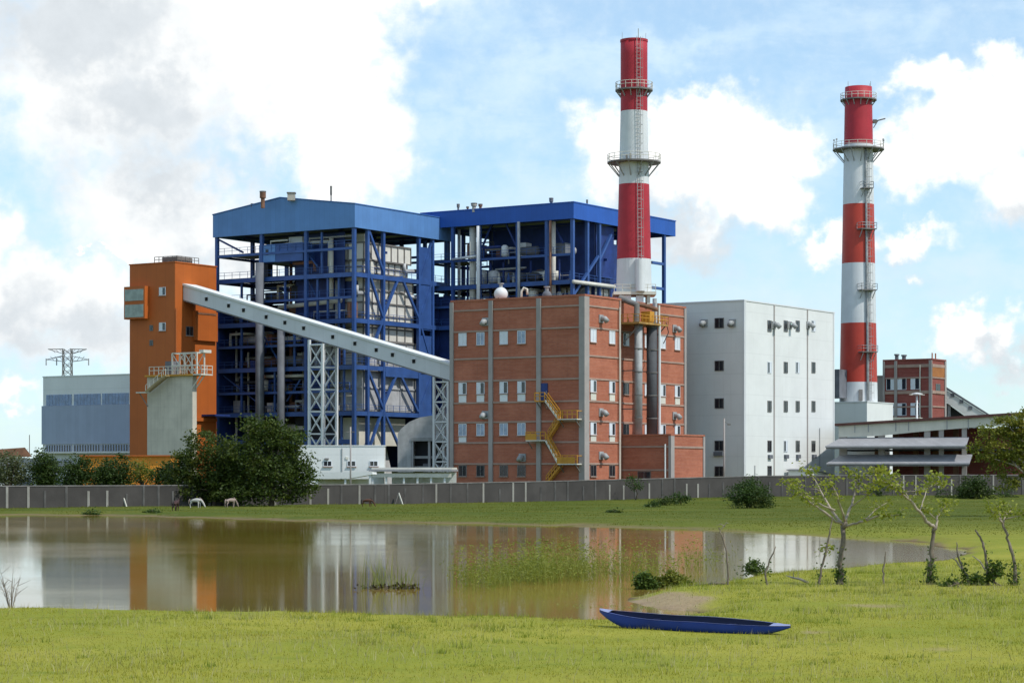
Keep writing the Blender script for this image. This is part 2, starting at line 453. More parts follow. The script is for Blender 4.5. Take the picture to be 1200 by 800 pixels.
def vnoise(x, y, seed=0):
    """value noise on arrays"""
    xi = np.floor(x).astype(np.int64); yi = np.floor(y).astype(np.int64); fx = x - xi; fy = y - yi
    fx = fx * fx * (3 - 2 * fx); fy = fy * fy * (3 - 2 * fy)
    def h(i, j):
        n = (i * 374761393 + j * 668265263 + seed * 1442695041) & 0x7fffffff
        n = ((n ^ (n >> 13)) * 1274126177) & 0x7fffffff
        return ((n ^ (n >> 16)) & 0xffff) / 65535.0
    return (h(xi, yi) * (1 - fx) + h(xi + 1, yi) * fx) * (1 - fy) + (h(xi, yi + 1) * (1 - fx) + h(xi + 1, yi + 1) * fx) * fy

WZ = -0.3
shore_px = [(-200, 604), (-60, 604), (0, 603), (150, 604), (250, 607), (370, 610), (500, 612), (640, 615), (800, 620), (900, 625), (960, 628), (1040, 632), (1090, 637), (1122, 643),
            (1130, 649), (1100, 658), (1030, 666), (960, 671), (900, 674), (850, 682), (800, 692), (755, 699), (738, 705), (762, 710), (816, 716), (790, 725), (700, 733),
            (600, 732), (480, 729), (350, 724), (150, 721), (0, 721), (-60, 721), (-200, 720)]
SHORE = np.array([((px - HX) / F * Y, Y) for px, py in shore_px for Y in [(EYE - WZ) * F / (py - HY)]])

def bare(x, y):
    """how bare of grass the ground is: the muddy spit and a few worn patches"""
    o = np.zeros(np.shape(x))
    for cx, cy, rx, ry, w in ((4.4, 74.5, 1.9, 4.2, 1.15), (7.7, 58.0, .6, 1.0, .55), (2.7, 70.0, 1.0, 3.0, 1.0), (9.4, 52.0, 1.3, 1.2, .5), (-4.5, 47, 2.0, 1.0, .4), (15.5, 60, 2.2, 1.4, .5), (11.0, 70.0, 2.0, 1.6, .4)):
        o = np.maximum(o, w * np.exp(-((x - cx) / rx) ** 2 - ((y - cy) / ry) ** 2))
    return np.clip(o * (.45 + 1.1 * vnoise(np.asarray(x) * 1.4, np.asarray(y) * .7, 51)), 0, 1)

def shore_dist(x, y):
    """signed distance to the shoreline, positive on land"""
    best = np.full(x.shape, 1e9); inside = np.zeros(x.shape, bool)
    n = len(SHORE)
    for i in range(n):
        ax, ay = SHORE[i]; bx, by = SHORE[(i + 1) % n]
        dx, dy = bx - ax, by - ay
        t = np.clip(((x - ax) * dx + (y - ay) * dy) / (dx * dx + dy * dy), 0, 1)
        best = np.minimum(best, np.hypot(x - ax - t * dx, y - ay - t * dy))
        c = ((ay > y) != (by > y)) & (x < (bx - ax) * (y - ay) / (by - ay + 1e-12) + ax)
        inside ^= c
    return np.where(inside, -best, best)

def ground_z(x, y):
    x = np.asarray(x, float); y = np.asarray(y, float)
    sd = shore_dist(x, y) + (vnoise(x * .35, y * .16, 3) - .5) * np.where(y > 150, 5.0, 1.6) + (vnoise(x * 1.3, y * .6, 5) - .5) * .7
    w = np.where(y > 150, 6.0, 1.7)
    land = smooth(sd, 0, w) * -WZ + WZ - .02
    land = np.where(sd > 0, land + .03, land)
    bed = WZ - .02 - 1.0 * smooth(-sd, 0, 5)
    z = np.where(sd > 0, land, bed)
    z = z + np.where(sd > 1.0, .10 * (vnoise(x * .22, y * .22, 7) - .5) + .05 * (vnoise(x * .8, y * .8, 8) - .5), 0) * smooth(sd, 1, 4)
    z = z + .55 * smooth(y, 290, 372) * smooth(x, -12, 42)
    z = z + 2.35 * smooth(-y, -30, -6) * smooth(60 - np.abs(x), 0, 30)         # the bank the photographer stands on
    return z, sd

def axis(lo, hi, step, far, grow=1.22):
    c = list(np.arange(lo, hi + step * .5, step)); s_ = step; a = c[0]; b = c[-1]
    lo_, hi_ = [], []
    while a > -far or b < far:
        s_ *= grow; a -= s_; b += s_; lo_.append(a); hi_.append(b)
    return np.array(lo_[::-1] + c + hi_)

def grid_mesh(name, xs, ys, zf):
    X, Y = np.meshgrid(xs, ys)
    Z, SDv = zf(X.ravel(), Y.ravel())
    n, m_ = len(xs), len(ys)
    v = np.stack([X.ravel(), Y.ravel(), Z], 1).astype(np.float32)
    i = np.arange((m_ - 1) * (n - 1)); r, c = i // (n - 1), i % (n - 1)
    q = np.stack([r * n + c, r * n + c + 1, (r + 1) * n + c + 1, (r + 1) * n + c], 1).astype(np.int32)
    me = np_mesh(name, v, q)
    return me, SDv

def np_mesh(name, v, q):
    me = bpy.data.meshes.new(name); k = q.shape[1]
    me.vertices.add(len(v)); me.vertices.foreach_set('co', np.ascontiguousarray(v, np.float32).ravel())
    me.loops.add(q.size); me.loops.foreach_set('vertex_index', np.ascontiguousarray(q, np.int32).ravel())
    me.polygons.add(len(q)); me.polygons.foreach_set('loop_start', np.arange(0, q.size, k, dtype=np.int32))
    me.update(calc_edges=True); me.validate()
    return me

def ground_material():
    m = bpy.data.materials.new('grassy_ground'); m.use_nodes = True
    g = G(m.node_tree); b = m.node_tree.nodes['Principled BSDF']
    p = g.n('ShaderNodeTexCoord').outputs['Object']
    at_ = g.n('ShaderNodeAttribute', attribute_name='shore').outputs['Fac']
    far = g.n('ShaderNodeSeparateXYZ'); g.l(p, far.inputs[0])
    n1 = g.noise(p, .11, 6, .6); n2 = g.noise(p, .9, 6, .65); n3 = g.noise(p, 6.0, 4, .6)
    c = g.mix(g.ss(n1, .35, .65), (.22, .24, .026), (.30, .285, .04))
    c = g.mix(g.ss(n2, .5, .75, 0, .6), c, (.12, .17, .016))
    c = g.mix(g.ss(n3, .45, .75, 0, .4), c, (.26, .24, .07))
    far_shaded = g.mix(g.ss(g.noise(g.v('MULTIPLY', p, (.05, .10, 1)), 1.0, 6, .65), .35, .7), (.072, .100, .012), (.125, .132, .020))  # far bank grass darkened: the shade of a cloud is put into its colour
    far_shaded = g.mix(g.ss(n2, .52, .75, 0, .45), far_shaded, (.06, .085, .012))
    c = g.mix(g.ss(far.outputs[1], 120, 210), c, far_shaded)
    yard = g.mix(n2, (.16, .14, .11), (.22, .20, .17))
    mud = g.mix(g.noise(p, 2.0, 5, .6), (.10, .065, .035), (.30, .215, .13))
    edge = g.m('ADD', at_, g.m('MULTIPLY', g.m('SUBTRACT', g.noise(p, .45, 5, .65), .5), 3.2))
    nearm = g.ss(edge, -.2, .75, 1, 0)
    farm = g.ss(edge, .4, 3.2, .8, 0)
    fw = g.ss(far.outputs[1], 120, 210)
    wet = g.ss(at_, -.3, .45, 1, 0)
    mud = g.mix(wet, mud, (.060, .040, .020))
    c = g.mix(g.m('ADD', g.m('MULTIPLY', nearm, g.m('SUBTRACT', 1.0, fw)), g.m('MULTIPLY', farm, fw)), c, mud)
    br_ = g.n('ShaderNodeAttribute', attribute_name='bare').outputs['Fac']
    c = g.mix(g.ss(br_, .25, .7, 0, .9), c, g.mix(g.noise(p, 1.6, 5, .6), (.22, .15, .08), (.42, .32, .21)))
    g.l(c, b.inputs['Base Color']); b.inputs['Roughness'].default_value = .95; b.inputs['Specular IOR Level'].default_value = .1
    bp = g.n('ShaderNodeBump'); bp.inputs['Strength'].default_value = .6; bp.inputs['Distance'].default_value = .12
    g.l(g.m('ADD', n3, n2), bp.inputs['Height']); g.l(bp.outputs[0], b.inputs['Normal'])
    return m

xs = axis(-96, 110, .75, 9000); ys_ = np.concatenate([np.arange(20, 116, .45), np.arange(116, 400, 1.1)])
tail = []; s_ = 1.1; b_ = ys_[-1]; head = []; a_ = ys_[0]
while b_ < 16000: s_ *= 1.25; b_ += s_; tail.append(b_)
s_ = .45
while a_ > -4000: s_ *= 1.3; a_ -= s_; head.append(a_)
ys_ = np.concatenate([head[::-1], ys_, tail])
me, SDv = grid_mesh('ground', xs, ys_, ground_z)
b_a = me.attributes.new('bare', 'FLOAT', 'POINT'); GX, GY = np.meshgrid(xs, ys_); b_a.data.foreach_set('value', bare(GX.ravel(), GY.ravel()).astype(np.float32))
a = me.attributes.new('shore', 'FLOAT', 'POINT'); a.data.foreach_set('value', np.clip(SDv, -20, 50).astype(np.float32))
me.polygons.foreach_set('use_smooth', [True] * len(me.polygons))
me.materials.append(ground_material())
ground = tag(link('ground', me), kind='structure')

def water_material():
    m = bpy.data.materials.new('muddy_pond_water'); m.use_nodes = True
    g = G(m.node_tree); b = m.node_tree.nodes['Principled BSDF']
    p = g.n('ShaderNodeTexCoord').outputs['Object']
    n = g.noise(g.v('MULTIPLY', p, (.03, .02, 1)), 1.0, 5, .6)
    g.l(g.mix(g.ss(n, .35, .65), (.22, .165, .020), (.29, .19, .045)), b.inputs['Base Color'])
    b.inputs['IOR'].default_value = 1.33; b.inputs['Specular IOR Level'].default_value = .5
    rip = g.ss(g.noise(g.v('MULTIPLY', p, (.02, .03, 1)), 1.0, 6, .65), .3, .85)
    g.l(g.m('ADD', .04, g.m('MULTIPLY', rip, .10)), b.inputs['Roughness'])
    bp = g.n('ShaderNodeBump'); g.l(g.m('ADD', .07, g.m('MULTIPLY', rip, .16)), bp.inputs['Strength']); bp.inputs['Distance'].default_value = .02
    h = g.m('ADD', g.noise(g.v('MULTIPLY', p, (.8, 2.2, 1)), 1.0, 3, .5), g.m('MULTIPLY', g.noise(g.v('MULTIPLY', p, (3.0, 6.0, 1)), 1.0, 2, .5), .35))
    g.l(h, bp.inputs['Height']); g.l(bp.outputs[0], b.inputs['Normal'])
    return m
wm = MB().box(-95, 105, 58, 275, WZ - .9, WZ)
wm.f = [wm.f[1]]; wm.mi = [0]
tag(wm.build('pond_water', water_material()), kind='structure')

# ------------------------------------------------------------------ perimeter wall
wall_ctl = [(-120, 262, 0, 2.5), (0, 270, 0, 2.5), (450, 306, 0, 2.53), (640, 331, .1, 2.85), (900, 358, .4, 3.62), (1060, 372, .5, 3.72), (1300, 389, .55, 3.8)]
wpts = [((px - HX) / F * Y, Y, zb, zt) for px, Y, zb, zt in wall_ctl]
def wall_at(x):
    for a, b in zip(wpts[:-1], wpts[1:]):
        if a[0] <= x <= b[0]:
            t = (x - a[0]) / (b[0] - a[0]); return [a[i] + (b[i] - a[i]) * t for i in range(4)]
    return list(wpts[-1])
pw = thing('perimeter_wall', 'long grey blockwork wall with pale posts between the pond meadow and the power plant', 'wall', (wpts[0][0], wpts[0][1], 0))
o0 = Vector((wpts[0][0], wpts[0][1], 0))
wmb = MB(); cop = MB()
for a, b in zip(wpts[:-1], wpts[1:]):
    A = Vector((a[0], a[1], 0)) - o0; B = Vector((b[0], b[1], 0)) - o0
    d = (B - A).normalized(); nrm = Vector((-d.y, d.x, 0)) * .1
    v = []
    for P_, zb, zt in ((A, a[2] - .5, a[3]), (B, b[2] - .5, b[3])):
        for sgn in (-1, 1):
            q = P_ + nrm * sgn; v += [(q.x, q.y, zb), (q.x, q.y, zt)]
    wmb.add(v, [(0, 4, 5, 1), (2, 3, 7, 6), (1, 5, 7, 3), (0, 2, 6, 4), (0, 1, 3, 2), (4, 6, 7, 5)])
    cop.bar(A + Vector((0, 0, a[3] + .07)), B + Vector((0, 0, b[3] + .07)), .34, .13)
wmb.build('blockwork', M_WALL, pw)
cop.build('coping', M_STEELD, pw)
rng = random.Random(5)
tlen = 0
x = wpts[0][0] + 1
k = 0
while x < wpts[-1][0] - 1 and k < 98:
    p = wall_at(x); slope = (wall_at(x + .5)[1] - wall_at(x - .5)[1]); d = Vector((1, slope, 0)).normalized(); nn = Vector((d.y, -d.x, 0))
    c = Vector((p[0], p[1], 0)) - o0 + nn * .16
    hgt = p[3] - p[2] - (.02 if rng.random() < .6 else rng.uniform(.4, 1.0))
    MB().bar(c + Vector((0, 0, p[2] - .3)), c + Vector((0, 0, p[2] + hgt)), .24, .2).build('wall_post', M_POSTW if rng.random() < .7 else M_CONC, pw)
    x += rng.uniform(1.7, 2.5) * .92; k += 1
# two whitewashed props leaning against the wall
for px, lab in ((143, 'pale timber prop leaning on the wall left of the dark brown horse'), (467, 'pale timber prop leaning on the wall right of the grazing brown horse')):
    Yw = 270 + (306 - 270) * px / 450 - 1.2
    b = at(px, 595 if px < 300 else 591, Yw); b.z = 0
    t = thing('wall_prop', lab, 'prop', b, 0, 'pale props against the perimeter wall')
    MB().bar((-.5, 0, -.1), (0, .5, 1.55), .15).build('strut', M_POSTW, t)
    MB().bar((.55, .1, -.1), (0, .45, 1.45), .15).build('strut', M_CREAM, t)
    MB().bar((.05, .62, -.1), (.02, .62, 1.6), .16).build('post', M_POSTW, t)

# ------------------------------------------------------------------ brick turbine building
B = Site(685, 350)
red = thing('brick_building', 'large red brick block with grey concrete pilasters and yellow escape stairs', 'building', B.loc(), -TH)
RW = -B.lx(529); RL = B.ly(803); RH = 31.0
RX1, RX2 = B.ly(727), B.ly(771)            # shallow recess on the sunlit side
body = MB().box(-RW, 0, 0, RX1, -1, RH).box(-RW, -1.0, RX1, RX2, -1, RH).box(-RW, 0, RX2, RL, -1, RH)
body.build('brick_wall', M_BRICK, red)
MB().box(-RW - .12, .12, -.12, RX1 + .1, RH, RH + .3).box(-RW - .12, -.9, RX1 + .1, RX2 - .1, RH, RH + .28).box(-RW - .12, .12, RX2 - .1, RL + .12, RH, RH + .3).build('parapet', M_BRICK, red)
zl = [29.6, 26.3, 22.0, 18.5, 15.1, 12.05, 8.85, 5.55]
for px0, px1 in ((528.5, 532), (573.5, 578), (629.5, 634.5), (679.5, 686)):
    a0 = B.lx(px0) if px0 > 529 else -RW - .15; a1 = B.lx(px1) if px1 < 685 else .18
    MB().box(a0, a1, -.30, .3 if a1 > 0 else -.001, -1, RH - .05).build('pilaster', M_CONCP, red)
MB().box(-.001, .18, .301, B.ly(689.5), -1, RH - .05).build('pilaster', M_CONCP, red)
MB().box(-.3, .18, RL - .55, RL + .15, -1, RH - .05).build('pilaster', M_CONCP, red)
MB().box(.002, .16, RX1 - .45, RX1, -1, RH - .05).build('pilaster', M_BAND, red)
MB().box(.002, .16, RX2, RX2 + .45, -1, RH - .05).build('pilaster', M_CREAM, red)
edges = [B.lx(532), B.lx(573.5), B.lx(578), B.lx(629.5), B.lx(634.5), B.lx(679.5)]
for z in zl:
    bx = [(a0, a1, -.14, -.001) for a0, a1 in zip(edges[0::2], edges[1::2])] + [(.001, .13, B.ly(689.5), RX1 - .46), (.001, .13, RX2 + .46, RL - .56)]
    if z != zl[0]: bx.append((-.999, -.87, RX1 + .05, RX2 - .05))
    for q_ in bx: MB().box(*q_, z - .13, z + .13).build('concrete_band', M_BAND, red)
rows = [(26.3, 2.0, 'white', 0), (18.5, 1.85, 'half', 1), (12.05, 1.9, 'blue', 0), (5.55, 1.75, 'dark', 0)]
for ri, (zt, h, st, ap) in enumerate(rows):
    zt -= .19
    for wi, px in enumerate((542.3, 563.3, 590.5, 611.3)):
        w = window(red, 'L', B.lx(px), 1.5, zt - h, zt, 'steel' if st == 'dark' else ('blue' if st == 'white' and wi % 2 else st))
        if ap or (ri == 2 and wi == 0):
            a = B.lx(px); MB().box(a - .7, a + .7, -.10, -.002, zt - h - 1.25, zt - h - .13).build('apron_panel', M_WHITE, red)
    for wi, px in enumerate((695, 717, 733.5, 776.5, 793.5)):
        off = -1.0 if px == 733.5 else 0.0
        st2 = {0: 'white', 1: 'half', 2: 'half', 3: 'steel'}[ri]
        if px == 733.5: st2 = 'halfr' if ri < 1 else 'steel'
        if ri == 3 and px > 730: continue
        a = B.ly(px, off)
        window(red, 'R', a, 1.75, zt - h, zt, st2, off)
        if ri in (1, 2) and px != 733.5: MB().box(off + .002, off + .1, a - .8, a + .8, zt - h - 1.2, zt - h - .13).build('apron_panel', M_CREAM, red)
for ri, (zt, h, st, ap) in enumerate(rows[:3]):       # narrow strip of light between the flues
    a = B.ly(757.3, -1.0); window(red, 'R', a, 1.2, zt - .2 - h, zt - .2, 'white' if ri == 0 else 'half', -1.0)

def roof_vent(par, face, a, z, off=0.0):
    mb = MB()
    if face == 'L': mb.tube([(a, -.001, z), (a, -.75, z), (a, -1.15, z - .45)], .42, 10)
    else: mb.tube([(off + .001, a, z), (off + .75, a, z), (off + 1.15, a, z - .45)], .42, 10)
    o = mb.build('vent_hood', M_STEEL, par, True)
    k = MB()
    if face == 'L': k.box(a - .62, a + .62, -.16, -.003, z - .62, z + .62)
    else: k.box(off + .003, off + .16, a - .62, a + .62, z - .62, z + .62)
    k.build('flange', M_STEEL, o)
for px, py in ((569.5, 377), (569, 486), (612.5, 536)): roof_vent(red, 'L', B.lx(px), B.L(px, py)[2])
for px, py in ((704, 373.5), (704, 483), (704, 533.5), (790, 385), (790, 487)): roof_vent(red, 'R', B.ly(px), B.Rr(px, py)[2])

# blue door and the yellow escape stairs on the shaded front
def fx(px): return B.lx(px, -1.0)
def fz(px, py): return B.z(py, fx(px), -1.0)
st_ = MB()
d = MB().box(B.lx(634.8), B.lx(642), -.16, -.002, 15.25, 17.9).build('blue_door', M_BLUED, red)
MB().box(B.lx(640.6), B.lx(641.3), -.24, -.162, 16.4, 16.7).build('door_handle', M_STEEL, d)
stairs = []
flights = [((641, 469), (656, 490)), ((656, 491), (642, 513)), ((642, 516), (656, 542)), ((656, 546), (640, 566))]
lands = [(629.5, 641, 469.5), (656, 679, 490.5), (619, 642, 515.5), (656, 679, 543)]
for i, (p0, p1, py) in enumerate(lands):
    x0, x1 = fx(p0), fx(p1); z = fz((p0 + p1) / 2, py)
    l_ = MB().box(x0, x1, -1.75, -.31, z - .16, z).build('stair_landing', M_CREAM if i else M_YEL, red)
    rmb = railing([(x0, -1.7, z), (x1, -1.7, z)], 1.25, .8, .11)
    rmb.bar((x0, -1.7, z), (x0, -.35, z), .1).bar((x1 if i % 2 else x0, -1.7, z + 1.2), (x1 if i % 2 else x0, -.35, z + 1.2), .1)
    if i == 2 or i == 3: rmb.box(x0, x0 + (x1 - x0) * (.55 if i == 2 else .9), -1.74, -1.71, z, z + 1.0)
    rmb.build('railing', M_YEL, l_)
    MB().bar((x0 + .3, -1.6, z - .2), (x0 + .3, -.31, z - 1.3), .12).bar((x1 - .3, -1.6, z - .2), (x1 - .3, -.31, z - 1.3), .12).build('bracket', M_STEELD, l_)
for i, ((a, b), (c, d2)) in enumerate(flights):
    p = Vector((fx(a), 0, fz(a, b))); q = Vector((fx(c), 0, fz(c, d2)))
    yy = -.55 if i % 2 else -1.25
    f_ = MB()
    for y_ in (yy - .38, yy + .38): f_.bar((p.x, y_, p.z), (q.x, y_, q.z), .1, .28)
    fl = f_.build('stair_flight', M_CREAM if i in (0, 2) else M_YEL, red)
    tr = MB(); n = 11
    for j in range(n):
        s = p.lerp(q, (j + .5) / n); tr.box(s.x - .16, s.x + .16, yy - .36, yy + .36, s.z - .03, s.z + .03)
    tr.build('tread', M_YEL, fl)
    hr = MB()
    for y_ in (yy - .43, yy + .43):
        for hh in (1.15, .65): hr.bar((p.x, y_, p.z + hh), (q.x, y_, q.z + hh), .09)
        for j in range(6):
            s = p.lerp(q, j / 5); hr.bar((s.x, y_, s.z), (s.x, y_, s.z + 1.15), .09)
    hr.build('handrail', M_YEL, fl)

# low annexe in front of the sunlit side: brick box in two colours of light
AY = B.ly(728.5); AX = 8.7; AYE = B.ly(825, AX); AH = 9.9
ann = thing('brick_annexe', 'low red brick annexe at the foot of the two grey flues', 'building', B.loc(), -TH)
MB().box(.02, AX, AY, AYE, -1, AH).build('brick_wall', M_BRICK, ann)
MB().box(.02, AX + .12, AY - .12, AYE + .12, AH, AH + .25).build('coping', M_BRICK, ann)
for z in (8.2, 4.6):
    MB().box(.05, AX - .25, AY - .11, AY - .002, z - .13, z + .13).build('concrete_band', M_BAND, ann)
MB().box(AX + .002, AX + .12, AY + .9, AYE - .45, 8.0, 8.3).build('concrete_band', M_BAND, ann)
MB().box(AX + .002, AX + .12, AY + .9, AYE - .45, 1.9, 2.2).build('concrete_band', M_BAND, ann)
MB().box(AX - .25, AX + .2, AY - .2, AY + .9, -1, AH - .05).build('pilaster', M_CONCP, ann)
MB().box(AX - .3, AX + .14, AYE - .44, AYE + .15, -1, AH - .05).build('pilaster', M_CONCP, ann)
MB().tube([(AX - .8, AY - .25, -1), (AX - .8, AY - .25, 8.6)], .13, 8).build('drainpipe', M_WHITE, ann)
window(ann, 'L', B.lx(755, AY), 2.3, 2.6, 4.4, 'steel', AY)
MB().tube([B.Rr(726.3, 360, .3), B.Rr(726.3, 570, .3)], .13, 8).build('drainpipe', M_CREAM, red)
# leaning white sheet by the annexe
ws = thing('sheet_canopy', 'small white sheet canopy between the brick annexe and the white building', 'canopy', B.loc(), -TH)
q = AYE + .25
MB().poly([(q, 2.6), (q + 5.5, 1.6), (q + 5.5, 1.72), (q, 2.75)], 'x', AX - 4, AX + 1.5).build('roof_sheet', M_WHITE, ws)
for yy in (q + .1, q + 5.2): MB().box(AX + 1.1, AX + 1.3, yy, yy + .2, -.5, 2.7 - (yy - q) * .19).build('post', M_STEEL, ws)

# flues standing on the annexe roof and the platform they carry
flx = 2.0
for px, r, lab, yo in ((748.2, .62, 'slim pale grey flue left of its wider dark twin', 0), (764.0, .86, 'wide dark grey flue right of its slim pale twin', 0)):
    y = B.ly(px, flx); zt = B.z(380, flx, y)
    t = thing('flue_pipe', lab + ', standing on the brick annexe roof', 'flue', Vector(B.loc()) + Matrix.Rotation(-TH, 3, 'Z') @ Vector((flx, y, AH + .25)), -TH, 'grey flues on the annexe')
    MB().lathe([(r, 0), (r, zt - AH)], n=20).build('pipe', M_STEEL if r < .7 else mat('dull_flue_paint', (.09, .095, .105), .8, .2, .5, streak=.4), t, True)
    for k in range(5):
        z = 2.5 + k * 3.6; MB().lathe([(r + .01, z), (r + .1, z), (r + .1, z + .16), (r + .01, z + .16)], n=20, cap=False).build('flange', M_STEELD, t)
    if r > .7: MB().tube([(r + .35, .3, 0), (r + .35, .3, zt - AH)], .2, 8).build('side_pipe', M_WHITE, t)
    for k in range(3):
        z = 4 + k * 6; MB().bar((-r, 0, z), (-flx - .9, 0, z), .16).build('wall_bracket', M_STEELD, t)
pf = thing('maintenance_platform', 'rusty yellow steel platform with burner gear at the top of the grey flues', 'platform', B.loc(), -TH)
y0, y1 = B.ly(740, flx), B.ly(774, flx); zp = B.z(377, flx, y0)
MB().box(-.8, 3.4, y0, y1, zp - .3, zp).build('deck', mat('rusty_yellow_steel', (.38, .22, .06), .7, .35, .8, streak=.4), pf)
railing([(-.8, y0, zp), (3.4, y0, zp), (3.4, y1, zp), (-.8, y1, zp)], 1.2, 1.0, .08).build('railing', M_YEL, pf)
for yy in (y0 + .6, y1 - .6): MB().bar((3.2, yy, zp - .3), (.2, yy, zp - 3.2), .14).build('brace', M_STEELD, pf)
c = B.ly(757, flx)
MB().box(1.0, 2.6, c + .2, c + 1.6, zp, zp + 1.9).build('burner_box', M_YEL, pf)
MB().tube([(1.6, c - 2.2, zp), (1.6, c - 2.2, zp + 2.8), (-1.5, c - 2.2, zp + 4.0)], .5, 12).build('duct', M_STEELD, pf)
MB().tube([(2.0, c + 3, zp), (2.0, c + 3, zp + 3.4)], .3, 10).tube([(1.2, c + 4.2, zp), (1.2, c + 4.2, zp + 4.2)], .35, 10).build('pipe', M_SILV, pf)
MB().tube([(2.6, c + 2.4, zp + 2.3), (2.2, c + .6, zp + 2.6), (1.0, c - .5, zp + 3.0)], .33, 10).build('duct', M_RUST, pf)
MB().tube([(3.2, y1 - .4, zp + .4), (3.3, y1 + .3, zp - 1.2), (3.0, y1 - .8, zp - 3.0)], .08, 6).build('hose', M_DARK, pf)

# vessels on the brick roof
def vessel(px, py, Y, r, name, lab, mt, kind):
    p = at(px, py, Y); z0 = RH + .02
    t = thing(name, lab, kind, (p.x, p.y, z0))
    h = p.z - z0
    prof = [(r * math.sin(a), h - r * math.cos(a)) for a in [math.pi * i / 12 for i in range(13)]]; prof[0] = (.02, prof[0][1]); prof[-1] = (.02, prof[-1][1])
    MB().lathe(prof, n=20).build('shell', mt, t, True)
    MB().lathe([(.28, h + r * .95), (.28, h + r + .5), (.5, h + r + .5), (.5, h + r + .65)], n=12).build('neck', M_STEEL, t)
    for k in range(3):
        a = 2.1 * k; MB().bar((r * .7 * math.cos(a), r * .7 * math.sin(a), 0), (r * .8 * math.cos(a), r * .8 * math.sin(a), h), .14).build('leg', M_STEELD, t)
vessel(587, 344.5, 371, 1.1, 'roof_vessel', 'round white vessel standing on the brick building roof', M_WHITE, 'vessel')
vessel(641, 346, 364, .75, 'roof_ventilator', 'small grey round ventilator on the brick building roof', M_GREY, 'ventilator')
p = at(611, 344, 368)
t = thing('vent_pipe', 'pale hooked vent pipe on the brick building roof', 'pipe', (p.x, p.y, RH + .02))
MB().tube([(0, 0, 0), (0, 0, p.z - RH + .3), (.4, 0, p.z - RH + .9), (.9, 0, p.z - RH + .7), (.95, 0, p.z - RH - .2)], .18, 8).build('bent_pipe', M_CREAM, t, True)
MB().lathe([(.32, 0), (.32, .12), (.19, .12), (.19, .3)], n=12).build('base_flange', M_STEEL, t)

# ------------------------------------------------------------------ white building
N = Site(872, 378)
wb = thing('white_building', 'tall plain white rendered block with rows of small windows', 'building', N.loc(), -TH)
WW = 24.0; WL = N.ly(978); WH = N.z(352.5)
MB().box(-WW, 0, 0, WL, -1, WH).build('rendered_wall', M_WALLW, wb)
MB().box(-WW - .1, .1, -.1, WL + .1, WH, WH + .22).build('parapet_cap', M_WHITE, wb)
for px in (873.4, 907, 946, 976.6):
    a = N.ly(px); MB().box(.002, .10, a - .16, a + .16, -1, WH - .02).build('joint_strip', M_CONCP if px > 880 and px < 970 else M_WHITE, wb)
MB().box(-.22, .09, -.09, .22, -1, WH - .03).build('corner_strip', M_WHITE, wb)
for py in (378.5, 428.5, 472.5, 522, 552):
    a = N.lx(843); z = N.z(py, a); window(wb, 'L', a, 1.7, z - .85, z + .85, 'steel', sill=False)
a = N.lx(843); z = N.z(531.5, a); MB().box(a - .85, a + .85, -.5, -.002, z - .35, z + .35).build('air_conditioner', M_GREY, wb)
for px in (825.5, 858.5): roof_vent(wb, 'L', N.lx(px), N.z(378.5, N.lx(px)))
for py in (382, 430.5, 476, 522.5):
    for px in (901.5, 920.5, 934.5, 953):
        a = N.ly(px); z = N.z(py, 0, a)
        window(wb, 'R', a, 1.45, z - .95, z + .95, 'steel' if (px + py) % 3 else 'halfr', sill=False)
        if py == 522.5:
            MB().box(.002, .4, a - .6, a + .6, z - 2.1, z - 1.45).build('air_conditioner', M_GREY, wb)
a = N.ly(901.5); z = N.z(552.5, 0, a); window(wb, 'R', a, 1.5, z - 1.0, z + 1.0, 'steel', sill=False)
for px in (908.5, 927.5, 948.5): roof_vent(wb, 'R', N.ly(px, .3), N.z(381, 0, N.ly(px)))
for px in (884, 960):
    a = N.ly(px); MB().tube([(.12, a, -1), (.12, a, N.z(545, 0, a) if px == 884 else 12)], .07, 6).build('conduit', M_STEEL, wb)
sh = thing('lean_to_shed', 'small flat roofed shed with sloping end beside the white building', 'shed', N.loc(), -TH)
a0, a1 = N.ly(920), N.ly(962)
MB().poly([(a0, -.5), (a0, 4.6), (a0 + 1.2, 4.7), (a1, 3.2), (a1, -.5)], 'x', .6, 4.2).build('shed_wall', M_WALLW, sh)
MB().poly([(a0 - .4, 4.75), (a0 + 1.2, 4.9), (a1 + .5, 3.3), (a1 + .5, 3.12), (a0 + 1.2, 4.72), (a0 - .4, 4.58)], 'x', .45, 4.6).build('shed_roof', M_SHEETG, sh)

